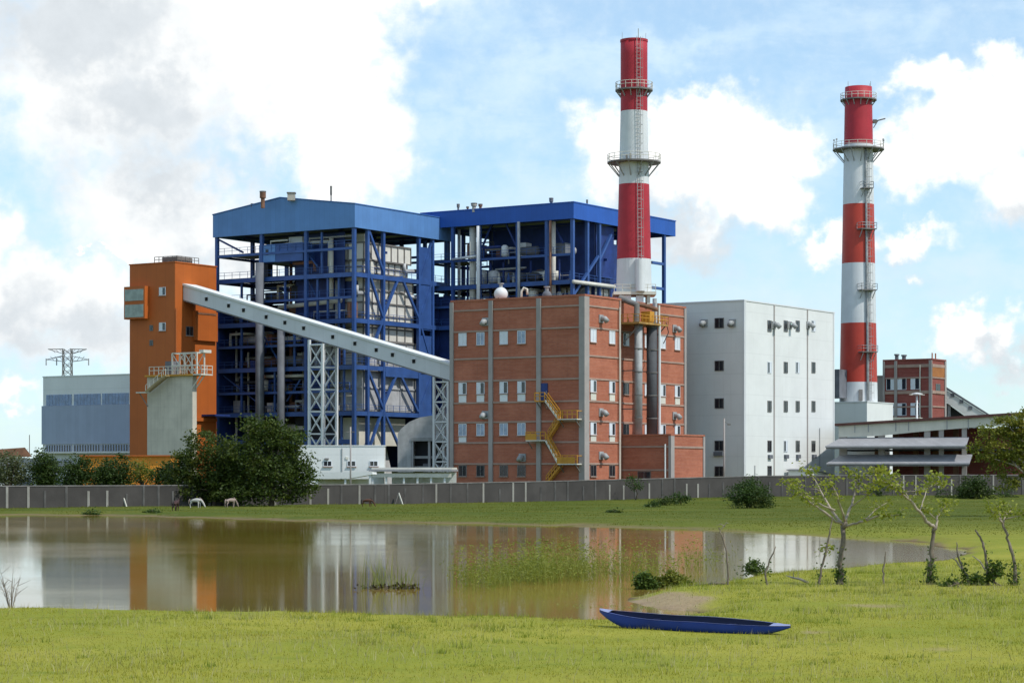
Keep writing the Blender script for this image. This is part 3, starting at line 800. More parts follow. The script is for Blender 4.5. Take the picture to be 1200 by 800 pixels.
# ------------------------------------------------------------------ boiler houses
def boiler_house(t, B, Wd, Ld, zf, zt, ridge, xs, ys, levels, mf, mroof, colm, side_end, rear=True):
    # roof with gable running along y
    o = .55
    prof = [(-Wd - o, zf), (-Wd - o, zt), (-Wd / 2 - 0.5, zt + ridge), (o, zt), (o, zf)] if ridge else [(-Wd - o, zf), (-Wd - o, zt), (o, zt), (o, zf)]
    MB().poly(prof, 'y', -o, -o + .18).build('front_fascia', mf, t)
    MB().poly(prof, 'y', Ld + o - .18, Ld + o).build('rear_fascia', mf, t)
    MB().box(o - .18, o - .003, -o + .183, Ld + o - .183, zf, zt - .02).build('side_fascia', mf, t)
    MB().box(-Wd - o + .003, -Wd - o + .18, -o + .183, Ld + o - .183, zf, zt - .02).build('side_fascia', mf, t)
    if ridge:
        rp = [(-Wd - o - .1, zt + .02), (-Wd / 2 - .5, zt + ridge + .03), (o + .1, zt + .02), (o + .1, zt + .2), (-Wd / 2 - .5, zt + ridge + .22), (-Wd - o - .1, zt + .2)]
    else:
        rp = [(-Wd - o - .1, zt + .003), (o + .1, zt + .003), (o + .1, zt + .2), (-Wd - o - .1, zt + .2)]
    rf = MB().poly(rp, 'y', -o - .1, Ld + o + .1).build('roof', mroof, t)
    MB().box(-Wd - .3, .3, -.3, Ld + .3, zf + .9, zf + 1.1).build('ceiling', M_BLUED, t)
    # roof trusses under the sheeting
    for y in [Ld * k / 4 for k in range(5)]:
        mb = MB().bar((-Wd, y + .4, zf + .3), (0, y + .4, zf + .3), .35, .5)
        mb.build('roof_truss', M_BLUED, t)
    cw = .58
    inner = [(-Wd, Ld), (0, Ld)] + [(x, Ld) for x in xs[1:-1]] + [(-Wd, y) for y in (Ld * .35, Ld * .7)] + [(x, y) for x in xs[1:-1] for y in (Ld * .35, Ld * .7)]
    for x in xs: MB().box(x - cw / 2, x + cw / 2, -cw / 2, cw / 2, -1, zf + .85).build('column', colm, t)
    for y in ys[1:]: MB().box(-cw / 2, cw / 2, y - cw / 2, y + cw / 2, -1, zf + .85).build('column', colm, t)
    for x, y in (inner if rear else inner[3 + len(xs) - 3:]): MB().box(x - .3, x + .3, y - .3, y + .3, -1, zf + .85).build('column', M_BLUED, t)
    for li, z in enumerate(levels):
        main = li % 2 == 0
        h = .75 if main else .42
        MB().box(xs[0] + .37, -.37, -.25, .25, z - h, z).build('beam', M_BLUE, t)
        if main: MB().box(-.25, .25, .37, side_end, z - h, z).build('beam', M_BLUE, t)
        MB().box(-Wd - .2, -Wd + .2, .37, Ld - .31, z - h, z).build('beam', M_BLUED, t)
        if rear: MB().box(-Wd + .31, -.31, Ld - .2, Ld + .2, z - h, z).build('beam', M_BLUED, t)
        for y in ((Ld * .35, Ld * .7) if rear else (Ld * .35,)): MB().box(-Wd + .31, -.31, y - .18, y + .18, z - h, z).build('beam', M_BLUED, t)
        fl = MB()
        if main:
            fl.box(xs[0] + .3, -.3, .3, Ld * .34, z + .003, z + .12)
            fl.box(-4.5, -.3, Ld * .36, min(Ld * .95, side_end), z + .003, z + .12)
        else: fl.box(xs[0] + .3, xs[1] - .4, .3, Ld * .3, z + .003, z + .12)
        fo = fl.build('grating_floor', M_DARK, t)
        railing([(xs[0], -.15, z + .1), (-.2, -.15, z + .1)], 1.1, 1.8, .06).build('railing', M_BLUE, fo)
        if main: railing([(-.0, .4, z + .1), (-.0, side_end, z + .1)], 1.1, 1.8, .06).build('railing', M_BLUE, fo)

Q1 = Site(415, 400)
bh1 = thing('boiler_house', 'open blue steel boiler house with pale blue gabled roof fascia, nearer to the orange tower', 'boiler house', Q1.loc(), -TH)
W1 = -Q1.lx(254.5); L1 = Q1.ly(525)
rng = random.Random(11)
xs1 = [-W1, Q1.lx(307), Q1.lx(359), 0.0]; ys1 = [0.0] + [Q1.ly(p) for p in (430.5, 449, 490.5, 506.5, 523)]
lev1 = [14.9, 18.6, 22.9, 26.9, 31.0, 34.9, 39.0, 43.4]
boiler_house(bh1, Q1, W1, L1, 46.7, 50.7, 2.1, xs1, ys1, lev1, M_FASC, M_ROOFB, M_BLUE, L1 - .31)
for (p, q) in (((432, 270), (449, 318)), ((432, 318), (448.5, 371)), ((449, 371), (467, 325)), ((470, 324), (491, 374)), ((506, 330), (491.5, 375)), ((505, 285), (491, 331)),
               ((431, 433), (448.5, 478)), ((464, 440), (448, 478)), ((470, 441), (489.5, 482)), ((504, 444), (490.5, 481)), ((448, 480), (433, 524)), ((491, 376), (505, 425)), ((449, 373), (432, 420)), ((449, 480), (468, 524))):
    MB().bar(Q1.Rr(*p, .05), Q1.Rr(*q, .05), .42).build('brace', M_BLUE, bh1)
# girder across the sunlit side
MB().box(-.2, .28, ys1[2] + .4, ys1[3] - .4, Q1.z(441, 0, ys1[2]), Q1.z(429, 0, ys1[2])).build('plate_girder', M_BLUE, bh1)
MB().box(-.12, .12, ys1[3] + .4, ys1[4] - .4, 30, 45).build('sheeted_bay', M_BLUE, bh1)
MB().box(-.12, .12, ys1[3] + .4, ys1[4] - .4, 14, 29).build('sheeted_bay', M_BLUE, bh1)
MB().bar((-W1 + .3, .1, 46.3), (-W1 + 6, .1, 43.7), .3).build('brace', M_BLUED, bh1)

def boiler(t, x0, x1, y0, y1, z0, z1, name, mt, nx=6, nz=4, bars=M_STEELD):
    o = MB().box(x0, x1, y0, y1, z0, z1).build(name, mt, t)
    mb = MB()
    for k in range(nz + 1):
        z = z0 + (z1 - z0) * k / nz; mb.box(x1 + .002, x1 + .22, y0, y1, z - .13, z + .13); mb.box(x0, x1 - .01, y0 - .22, y0 - .002, z - .13, z + .13)
    for k in range(nx + 1):
        y = y0 + (y1 - y0) * k / nx; mb.box(x1 + .003, x1 + .16, y - .1, y + .1, z0 + .14, z1 - .14)
        x = x0 + (x1 - x0) * k / nx; mb.box(x - .1, x + .1, y0 - .16, y0 - .003, z0 + .14, z1 - .14)
    mb.build('stiffener', bars, o)
    return o
yb0, yb1 = 4.2, Q1.ly(481, -1.0)
boiler(bh1, -13, -1.0, yb0, yb1, 41.6, 44.6, 'boiler_drum_casing', M_CASE, 7, 1)
boiler(bh1, -12, -1.4, yb0 + .3, yb1 - .6, 39.3, 41.55, 'boiler_drum_casing', M_CASE, 7, 2)
boiler(bh1, -14, -1.1, yb0, yb1 + .8, 27.5, 38.6, 'boiler_casing', M_CASE, 6, 5)
boiler(bh1, -14, -1.0, yb0 + 1, yb1 + 1.5, 23.2, 27.4, 'boiler_casing', M_SILV, 5, 2)
boiler(bh1, -14, -.9, yb0 - .6, yb1 + 2.2, 15.2, 23.1, 'hopper_casing', M_SILV, 3, 2, M_SILV)
MB().poly([(-13, 2.0), (-3, 2.0), (-4.8, 9), (-11, 9)][::1], 'y', 6, 16).build('ash_hopper', M_SILV, bh1)
MB().box(-14, -2, 4, 18, 9, 13.9).build('lower_casing', M_CREAM, bh1)
# navy sheeting in the middle of the house; the left bay above is open to the sky
MB().box(xs1[1] + 1, -14.2, 10.2, 10.4, 14, 46).build('inner_wall', M_BLUED, bh1)
MB().box(-W1 + 1, xs1[1] + .9, 11.2, 11.4, 0, 30).build('inner_wall', M_DARK, bh1)
MB().box(xs1[1] + 1, -14.2, 10.2, 10.4, 0, 13.9).build('inner_wall', M_DARK, bh1)
MB().box(-W1 - .1, -W1 + .1, .31, L1 - .5, 0, 35.5).build('side_sheeting', M_BLUED, bh1)
MB().box(-W1 + 1, -.6, L1 - 2.2, L1 - 2.0, 0, 37.0).build('rear_sheeting', M_BLUED, bh1)
MB().box(-W1 + 7, -.6, L1 - 2.2, L1 - 2.0, 37.2, 38.2).build('rear_sheeting', M_BLUED, bh1)
# blue cabin hung in the front
cb = MB().box(Q1.lx(304), Q1.lx(355), -.05, 6.5, 38.9 + 2.7, 38.9 + 5.9).build('cabin', M_BLUE, bh1)
MB().box(Q1.lx(304), Q1.lx(323), -.12, -.053, 41.7, 44.7).build('cabin_panel', M_FASC, cb)
MB().box(Q1.lx(312), Q1.lx(315), -.2, -.123, 42.9, 43.9).build('cabin_vent', M_DARK, cb)
# grey standpipes
MB().box(-15.5, -4.6, 3.3, 3.5, 27.5, 46.5).build('front_sheeting', M_BLUED, bh1)
MB().box(-15.5, -6.5, 3.2, 3.4, 0, 14.2).build('front_sheeting', M_DARK, bh1)
for px, za, zb in ((334, 31, 38.6), (372, 31, 38.6), (384, 31, 38.6), (397, 23, 38.6), (345, 22.9, 30.9), (385, 14.9, 22.5), (403, 14.9, 30.8), (322, 14.9, 22.5), (283, 31, 38.6), (377, 39, 46.4), (283, 14.9, 30.8), (400, 0, 14.2)):
    x = Q1.lx(px, .4); MB().box(x - .17, x + .17, .3, .64, za + .15, zb).build('post', M_BLUE, bh1)
for k in range(34):
    li = rng.randrange(len(lev1)); z = lev1[li] + rng.uniform(.6, 3.0); xa = rng.uniform(-W1 + .8, -4); xb = min(-.6, xa + rng.uniform(3, 11)); y = rng.uniform(.7, 2.9)
    if xa < xs1[1] and z > 35: continue
    MB().tube([(xa, y, z - rng.choice((0, 2.0))), (xa, y, z), (xb, y, z), (xb, y, z - rng.choice((.02, 1.5)))], rng.uniform(.07, .2), 8).build('pipe', rng.choice([M_BLUE, M_BLUED, M_STEEL, M_CREAM, M_RUST, M_STEELD]), bh1, True)
for (p, q) in (((362, 330), (372, 350)), ((310, 395), (325, 420)), ((262, 440), (300, 470)), ((363, 300), (372, 312)), ((336, 470), (352, 445))): MB().bar(Q1.L(*p, 1.0), Q1.L(*q, 1.0), .22).build('brace', M_BLUE, bh1)
for px, y, r, z0, z1, mt in ((304.5, -1.2, .78, 0, 41.5, M_GREY), (329.5, -.9, .7, 0, 29.5, M_GREY), (277, 4, .22, 0, 30, M_WHITE), (271, 5, .35, 6, 36, M_STEEL), (291, 3, .2, 9, 26, M_CREAM),
                             (388, 2.4, .42, 33, 45.5, M_CREAM), (371, 4, .3, 9, 29, M_STEEL), (395, 3, .35, 9, 38, M_STEEL), (341, 5, .3, 14, 44, M_RUST), (400, 5, .25, 30, 46, M_DARK)):
    MB().tube([(Q1.lx(px, y), y, z0), (Q1.lx(px, y), y, z1)], r, 12).build('standpipe', mt, bh1, True)
def pipe(t, pts, r, mt): return MB().tube(pts, r, 10).build('pipe', mt, t, True)
pipe(bh1, [Q1.L(335, 286, 2.4), Q1.L(386, 283, 2.4), Q1.L(386, 312, 2.4)], .33, M_CREAM)
pipe(bh1, [Q1.L(344, 309, 1.5), Q1.L(368, 307, 1.5), Q1.L(369, 318, 1.5)], .3, M_RUST)
pipe(bh1, [Q1.L(327, 360, 1.5), Q1.L(357, 357, 1.5), Q1.L(400, 352, 1.5)], .4, M_CREAM)
pipe(bh1, [Q1.L(310, 441, 1.0), Q1.L(357, 440, 1.0)], .3, M_CREAM)
pipe(bh1, [Q1.Rr(418, 334, -1), Q1.Rr(418, 343, -1), Q1.Rr(431, 344, -1), Q1.Rr(431, 338, -1)], .38, M_SILV)
pipe(bh1, [Q1.Rr(473, 309, -1), Q1.Rr(474, 318, -1), Q1.Rr(490, 318, -1)], .42, M_SILV)
pipe(bh1, [Q1.Rr(474, 345, -1), Q1.Rr(501, 353, -1), Q1.Rr(502, 345, -1)], .3, M_WHITE)
for px, py0, py1 in ((441, 348, 372), (436, 355, 378), (472, 345, 380), (455, 347, 375), (463, 430, 470), (440, 420, 455)):
    pipe(bh1, [Q1.Rr(px, py0, -1.6), Q1.Rr(px, py1, -1.6)], .3, M_WHITE if px % 2 else M_STEEL)
mts = [M_SILV, M_CREAM, M_GREY, M_STEELD, M_RUST, M_DARK, M_WHITE, M_BLUED]
def clutter(t, xs, Ld, levels, rng, n, zmin, x_lo, x_hi, ymax):
    for k in range(n):
        li = rng.randrange(len(levels)); z = levels[li] + .15; top = levels[li + 1] if li + 1 < len(levels) else levels[li] + 3.5
        if z < zmin: continue
        x = rng.uniform(x_lo, x_hi); y = rng.uniform(1.2, ymax); mt = rng.choice(mts); q = rng.random(); H = top - z
        if q < .3:
            ln = rng.uniform(3, 9); zz = z + H * rng.uniform(.35, .85)
            pipe(t, [(max(x - ln, x_lo), y, z), (max(x - ln, x_lo), y, zz), (x, y, zz), (x, y + 3, zz)], rng.uniform(.12, .32), mt)
        elif q < .55:
            r = rng.uniform(.5, 1.3); h = min(H - .4, rng.uniform(1.2, 3))
            MB().lathe([(r * .5, z), (r, z + .3), (r, z + h - .3), (r * .4, z + h)], (x, y), 16).build('tank', mt, t, True)
        elif q < .8:
            w, dpt, h = rng.uniform(.8, 3.2), rng.uniform(.8, 2.5), min(H - .4, rng.uniform(1, 3))
            mb = MB().box(x - w / 2, x + w / 2, y, y + dpt, z, z + h); mb.box(x - w / 2 + .2, x - w / 2 + .5, y - .12, y - .002, z + .2, z + h - .2)
            mb.build('equipment_box', mt, t)
        else:
            ln = rng.uniform(2.5, 7); r = rng.uniform(.5, .95)
            MB().tube([(max(x - ln, x_lo), y + 1, z + r + .3), (x, y + 1, z + r + .3)], r, 14).build('horizontal_drum', mt, t, True)
clutter(bh1, xs1, L1, lev1, rng, 95, 10, -W1 + 1.5, -1.2, 9.5)
clutter(bh1, xs1, L1, [0.0, 6.0, 11.0], rng, 14, -1, -W1 + 10, -1.2, 5)
MB().box(xs1[0] + .4, -.4, -.25, .25, 9.2, 10.0).build('beam', M_BLUE, bh1)

Q2 = Site(671, 406)
bh2 = thing('boiler_house', 'open blue steel boiler house with flat deep blue roof behind the brick building', 'boiler house', Q2.loc(), -TH)
W2 = -Q2.lx(498); L2 = Q2.ly(787)
xs2 = [-W2, Q2.lx(531), Q2.lx(562), Q2.lx(607), Q2.lx(641), 0.0]; ys2 = [0.0] + [Q2.ly(p) for p in (688, 702, 726, 778)]
lev2 = [14.9, 22.9, 31.0, 34.6, 38.2, 42.9]
boiler_house(bh2, Q2, W2, L2, 48.9, 51.7, 0, xs2, ys2, lev2, M_FASC2, M_FASC2, M_BLUE, Q2.ly(727), False)
for p, q in (((672, 345), (701, 300)), ((702, 305), (716, 275))): MB().bar(Q2.Rr(*p, .1), Q2.Rr(*q, .1), .42).build('brace', M_BLUE, bh2)
for (p, q) in (((577, 262), (565, 290)), ((593, 262), (606, 290)), ((648, 262), (660, 285))): MB().bar(Q2.L(*p, 2), Q2.L(*q, 2), .3).build('brace', M_BLUED, bh2)
MB().box(-W2 + 9, -.9, 9.0, 9.2, 30, 48.9).build('inner_wall', M_BLUED, bh2)
MB().box(-9, -2.0, 10, Q2.ly(735), 30, 46).build('inner_casing', M_BLUED, bh2)
MB().box(-W2 + 2, -W2 + 2.2, 3, 9, 30, 37).build('side_sheeting', M_BLUED, bh2)
MB().box(-W2 + .5, Q2.lx(530, 1.3), 1.2, 1.35, 0, 36.5).build('front_sheeting', M_BLUED, bh2)
MB().box(-1.2, -1.0, Q2.ly(704), Q2.ly(725), 39.5, 48.8).build('side_sheeting', M_BLUED, bh2)
for py in (308, 337):
    ya, yb = Q2.ly(763.5), Q2.ly(778) - .3; z = Q2.z(py, 0, yb); MB().box(-.2, .2, ya, yb, z - .5, z).build('beam', M_BLUE, bh2)
boiler(bh2, -7, -1.6, Q2.ly(696), Q2.ly(722), 31.2, 37.6, 'boiler_casing', M_CASE, 4, 3)
for px, y, r, z0, z1, mt in ((554, 1.0, .62, 30, 48.7, M_CREAM), (560.5, -.6, .34, 28, 48.7, M_WHITE), (608, -.5, .25, 28, 49, M_STEEL), (648, 1.2, .5, 34, 48.8, M_CASE), (645, -.4, .22, 30, 48.8, M_RUST), (538, 2, .3, 30, 48.7, M_STEEL)):
    MB().tube([(Q2.lx(px, y), y, z0), (Q2.lx(px, y), y, z1)], r, 12).build('standpipe', mt, bh2, True)
pipe(bh2, [Q2.L(512, 338, .8), Q2.L(600, 334, .8), Q2.L(668, 329, .8)], .3, M_CREAM)
pipe(bh2, [Q2.L(530, 304, -.5), Q2.L(558, 300, -.5)], .22, M_WHITE)
clutter(bh2, xs2, L2, lev2[2:], rng, 62, 25, -W2 + 8, -1.2, 7.5)
for k in range(40):
    li = rng.randrange(2, len(lev2)); z = lev2[li] + rng.uniform(.4, 3.4); xa = rng.uniform(-W2 + 6, -4); xb = min(-.6, xa + rng.uniform(2, 9)); y = rng.uniform(.6, 6)
    MB().tube([(xa, y, z - rng.choice((0, 2.0))), (xa, y, z), (xb, y, z), (xb, y, z - rng.choice((.02, 1.5)))], rng.uniform(.07, .2), 8).build('pipe', rng.choice([M_BLUED, M_BLUE, M_STEEL, M_CREAM, M_DARK, M_STEELD]), bh2, True)
for px in (548, 575, 590, 622, 655): x = Q2.lx(px, 2.5); MB().box(x - .16, x + .16, 2.4, 2.7, 31.2, 42.2).build('post', M_BLUED, bh2)
for k in range(14):
    x = rng.uniform(-W2 + 10, -1.5); z = rng.choice((34.75, 38.35)); MB().lathe([(.25, z), (.3, z + .9), (.12, z + 1.1), (.12, z + 1.8)], (x, rng.uniform(.8, 3)), 10).build('valve', rng.choice([M_CREAM, M_STEEL, M_BLUE]), bh2)
pipe(bh2, [Q2.Rr(672, 330, .8), Q2.Rr(720, 336, .8)], .35, M_CREAM)

# plant on the boiler-house roofs
def stub(px, py_top, Y, w, lab, mt, site, base_z, cyl=True, name='roof_exhaust'):
    p = at(px, py_top, Y)
    t = thing(name, lab, 'exhaust', (p.x, p.y, base_z), 0, 'exhaust stubs on the boiler house roofs')
    h = p.z - base_z
    if cyl:
        MB().lathe([(w * .32, -.6), (w * .32, h * .45), (w * .5, h * .5), (w * .5, h)], n=14).build('stack', mt, t)
        MB().lathe([(w * .54, h - .2), (w * .54, h), (w * .4, h)], n=14).build('rim', M_STEELD, t)
    else:
        MB().box(-w / 2, w / 2, -w / 2, w / 2, -.6, h).build('housing', mt, t)
        MB().box(-w / 2 - .12, w / 2 + .12, -w / 2 - .12, w / 2 + .12, h + .002, h + .2).build('cap', M_STEELD, t)
stub(308, 224, 408, 1.1, 'rust brown exhaust stub at the left end of the gabled blue roof', M_RUST, Q1, 51.6)
stub(341.5, 227, 406, 1.3, 'square tan ventilator box on the ridge of the gabled blue roof', M_CONC, Q1, 52.7, False)
stub(388, 218, 404, .38, 'thin dark vent pipe near the right end of the gabled blue roof', M_STEELD, Q1, 51.4)
stub(295.5, 238.5, 412, .5, 'tiny brown vent on the left slope of the gabled blue roof', M_RUST, Q1, 51.0)
stub(537, 239, 420, .55, 'slim grey vent at the left end of the flat blue roof', M_STEELD, Q2, 51.9)
stub(548, 242, 419, .5, 'tiny brown vent between the slim grey vent and the paired exhausts', M_RUST, Q2, 51.9)
stub(555.5, 238, 417, 1.1, 'tan exhaust drum, left one of the pair on the flat blue roof', M_CONC, Q2, 51.9)
stub(563, 239, 417, .75, 'rust brown exhaust drum, right one of the pair on the flat blue roof', M_RUST, Q2, 51.9)
stub(646, 232, 412, .75, 'grey vent near the front corner of the flat blue roof', M_GREY, Q2, 51.9)
stub(688, 234, 413, .35, 'thin vent pipe on the flat blue roof just left of the nearer chimney', M_STEELD, Q2, 51.9)

# ------------------------------------------------------------------ chimneys
def ring_platform(t, z, r, w, rail=1.15, brackets=10):
    n = 40
    d = MB().lathe([(r + .02, z - .22), (r + w, z - .22), (r + w, z), (r + .02, z)], n=n, cap=False).build('platform', M_STEELD, t)
    rb = MB()
    for h in (rail, rail * .55): rb.tube([((r + w - .06) * math.cos(a), (r + w - .06) * math.sin(a), z + h) for a in [2 * math.pi * k / n for k in range(n + 1)]], .045, 5, False)
    for k in range(18):
        a = 2 * math.pi * k / 18; rb.bar(((r + w - .06) * math.cos(a), (r + w - .06) * math.sin(a), z), ((r + w - .06) * math.cos(a), (r + w - .06) * math.sin(a), z + rail), .08)
    rb.build('railing', M_CREAM, d)
    bb = MB()
    for k in range(brackets):
        a = 2 * math.pi * (k + .5) / brackets
        bb.bar(((r + w - .15) * math.cos(a), (r + w - .15) * math.sin(a), z - .25), (r * math.cos(a), r * math.sin(a), z - .25 - w * 1.1), .14)
    bb.build('bracket', M_STEEL, d)

def ladder(t, rf, ang, z0, z1, mt=M_STEEL, cage=True, name='ladder'):
    def P(z, dr, da): r = rf(z) + dr; a = ang + da / rf(z); return (r * math.cos(a), r * math.sin(a), z)
    mb = MB()
    n = int((z1 - z0) / 3)
    for da in (-.28, .28):
        mb.tube([P(z0 + (z1 - z0) * k / n, .22, da) for k in range(n + 1)], .05, 5)
    m_ = int((z1 - z0) / .6)
    for k in range(m_): z = z0 + .6 * k; mb.bar(P(z, .22, -.28), P(z, .22, .28), .05)
    o = mb.build(name, mt, t)
    if cage:
        cg = MB()
        for k in range(int((z1 - z0) / 1.5)):
            z = z0 + 1.5 * k; cg.tube([P(z, .22, -.36), P(z, .75, -.38), P(z, .95, 0), P(z, .75, .38), P(z, .22, .36)], .03, 4)
        for da, dr in ((-.38, .75), (.38, .75)): cg.tube([P(z0 + (z1 - z0) * k / n, dr, da) for k in range(n + 1)], .02, 4)
        cg.build('ladder_cage', mt, o)

# the nearer one stands on a steel frame over the brick roof
cxl = -3.6; cyl = B.ly(743, cxl)
c1 = Vector(B.loc()) + Matrix.Rotation(-TH, 3, 'Z') @ Vector((cxl, cyl, RH + .02))
Y1 = c1.y
def z1(py): return EYE + (HY - py) / F * Y1 - c1.z
ch1 = thing('chimney', 'nearer and taller red and white banded chimney rising over the brick building roof', 'chimney', c1, 0, 'red and white chimneys')
H1 = z1(47.5); ZB = z1(343)
def r1(z): return 2.86 + (2.16 - 2.86) * max(0, min(1, (z - ZB) / (z1(131) - ZB)))
bands = [(ZB, 0), (z1(304), 1), (z1(216.5), 0), (z1(131), 1), (H1, None)]
prof, ms = [], []
for (a, m_), (b, _) in zip(bands[:-1], bands[1:]):
    n = 5
    for k in range(n): prof.append((r1(a + (b - a) * k / n), a + (b - a) * k / n)); ms.append(m_)
prof.append((r1(H1), H1)); prof.append((r1(H1) - .3, H1)); ms.append(1); prof.append((r1(H1) - .3, H1 - 3)); ms.append(1)
MB().lathe(prof, n=40, cap=False, mats=ms).build('shell', [M_CHW, M_CHR], ch1, True)
fr = MB()
for sx in (-1, 1):
    for sy in (-1, 1): fr.box(sx * 2.2 - .25, sx * 2.2 + .25, sy * 2.2 - .25, sy * 2.2 + .25, 0, ZB - .55)
fr.box(-3.4, 3.4, -3.0, 3.0, ZB - .5, ZB - .02)
fr.build('base_frame', M_CREAM, ch1)
MB().box(-2.4, -.6, -2.6, -1.0, .01, ZB - .6).box(.2, 1.4, -2.5, -1.2, .01, ZB - .6).build('base_cabinet', M_WHITE, ch1)
railing([(-3.3, -2.95, ZB), (3.3, -2.95, ZB)], 1.1, 1.1, .09).build('base_railing', M_CREAM, ch1)
for py, w in ((105.5, .85), (190, 1.95)): ring_platform(ch1, z1(py), r1(z1(py)), w, 1.15, 12)
LA = -math.pi / 2 + .27
ladder(ch1, r1, LA, z1(335), H1 + .2)
MB().tube([((r1(z) + .3) * math.cos(LA), (r1(z) + .3) * math.sin(LA), z) for z in (ZB, z1(320), z1(306))], .75, 14).build('ladder_shaft', M_CHW, ch1)
MB().lathe([(r1(H1) + .005, H1 - .3), (r1(H1) + .07, H1 - .3), (r1(H1) + .07, H1 + .05), (r1(H1) + .005, H1 + .05)], n=40, cap=False).build('rim', M_CHR, ch1)
MB().bar((r1(H1) * math.cos(LA), r1(H1) * math.sin(LA), H1), (r1(H1) * math.cos(LA), r1(H1) * math.sin(LA), H1 + 1.5), .12).bar((-1.9, 0, H1), (-1.9, 0, H1 + 1.3), .06).bar((1.9, .2, H1), (1.9, .2, H1 + 1.2), .06).build('lightning_rod', M_STEEL, ch1)
MB().box(-.9, -.6, -r1(0) - .9, -r1(0) - .6, z1(189.5), z1(183.5)).box(-1.5, -1.2, -r1(0) - .7, -r1(0) - .4, z1(189.5), z1(185)).build('beacon', M_STEELD, ch1)

# the farther one behind the white building, on a white base block
Y2 = 435.0
c2 = at(1006, HY, Y2); c2.z = 0
def z2(py): return EYE + (HY - py) / F * Y2
ch2 = thing('chimney', 'farther red and white banded chimney on a base block right of the white building', 'chimney', c2, 0, 'red and white chimneys')
H2 = z2(102.5); Z2B = z2(471)
def r2(z): return 3.58 + (2.52 - 3.58) * max(0, min(1, (z - Z2B) / (H2 - Z2B)))
bands = [(Z2B - 5, 0), (z2(448), 1), (z2(379), 0), (z2(309), 1), (z2(240), 0), (z2(170), 2), (H2, None)]
prof, ms = [], []
for (a, m_), (b, _) in zip(bands[:-1], bands[1:]):
    n = 4
    for k in range(n): prof.append((r2(a + (b - a) * k / n), a + (b - a) * k / n)); ms.append(m_)
prof.append((r2(H2), H2)); prof.append((r2(H2) - .3, H2)); ms.append(2); prof.append((r2(H2) - .3, H2 - 3)); ms.append(2)
MB().lathe(prof, n=40, cap=False, mats=ms).build('shell', [M_CHW, M_CHR2, M_CHR], ch2, True)
ring_platform(ch2, z2(117), r2(z2(117)), .85, 1.1, 14); ring_platform(ch2, z2(175), r2(z2(175)), 2.1, 1.15, 14)
LB = -math.pi / 2 + .32
MB().tube([((r2(z) + .25) * math.cos(LB), (r2(z) + .25) * math.sin(LB), z) for z in [z2(470) + k * (z2(176) - z2(470)) / 12 for k in range(13)]], .2, 8).build('riser_pipe', M_STEEL, ch2, True)
ladder(ch2, r2, LB + .16, z2(470), z2(176), M_STEEL, True)
MB().box(-.5, .2, -r2(z2(460)) - .35, -r2(z2(460)) - .05, z2(470), z2(457)).build('access_door', M_STEELD, ch2)
for py in (222.5, 270, 341, 413):
    z = z2(py); r = r2(z); a = LB
    u = Vector((math.cos(a), math.sin(a), 0)); v = Vector((-math.sin(a), math.cos(a), 0))
    p0 = u * (r * .93) + v * -1.7; w_ = 1.6 if py > 230 else 1.0
    mb = MB()
    q = [u * (r * .86) - v * w_, u * (r + 1.35) - v * w_, u * (r + 1.35) + v * w_, u * (r * .86) + v * w_]
    mb.poly([(p.x, p.y) for p in q], 'z', z - .18, z)
    d = mb.build('side_platform', M_STEELD, ch2)
    railing([tuple(q[0] + Vector((0, 0, z))), tuple(q[1] + Vector((0, 0, z))), tuple(q[2] + Vector((0, 0, z))), tuple(q[3] + Vector((0, 0, z)))], 1.1, 1.2, .08).build('railing', M_STEEL, d)
    MB().bar(u * (r + 1.2) + v * w_ * .8 + Vector((0, 0, z - .2)), u * r + v * w_ * .8 + Vector((0, 0, z - 1.6)), .12).bar(u * (r + 1.2) - v * w_ * .8 + Vector((0, 0, z - .2)), u * r - v * w_ * .8 + Vector((0, 0, z - 1.6)), .12).build('bracket', M_STEEL, d)
zz = z2(142.5)
MB().bar((r2(zz) - .05, 0, zz - .1), (r2(zz) + 2.4, -.3, zz + .5), .22).bar((r2(zz) + .2, 0, zz - 1.2), (r2(zz) + 1.0, -.1, zz + .1), .16).box(r2(zz) + .1, r2(zz) + .8, -.3, .3, zz - .35, zz + .35).build('davit', M_STEELD, ch2)
for k, a in enumerate((-2.6, -.6, .4)): MB().bar((2.5 * math.cos(a), 2.5 * math.sin(a), H2), (2.5 * math.cos(a), 2.5 * math.sin(a), H2 + .9), .08).build('lightning_rod', M_STEEL, ch2)
for a in (math.pi * 1.03, -.05, -.35, math.pi * 1.12):
    MB().bar((4.7 * math.cos(a), 4.7 * math.sin(a), z2(175)), (4.7 * math.cos(a), 4.7 * math.sin(a), z2(166)), .07).box(4.7 * math.cos(a) - .14, 4.7 * math.cos(a) + .14, 4.7 * math.sin(a) - .14, 4.7 * math.sin(a) + .14, z2(166), z2(164)).build('beacon', M_STEEL, ch2)

C2 = Site(1016, 427)
cbk = thing('base_block', 'white rendered base block under the farther chimney', 'base block', C2.loc(), -TH)
MB().box(-9.5, 0, 0, C2.ly(1046.5), -1, C2.z(471)).build('rendered_wall', M_WALLW, cbk)
MB().box(-9.6, .1, -.1, C2.ly(1046.5) + .1, C2.z(471), C2.z(471) + .15).build('coping', M_WHITE, cbk)
MB().box(-9.8, -5.5, -.2, 4, 18.2, 23.5).build('upper_block', M_GREY, cbk)

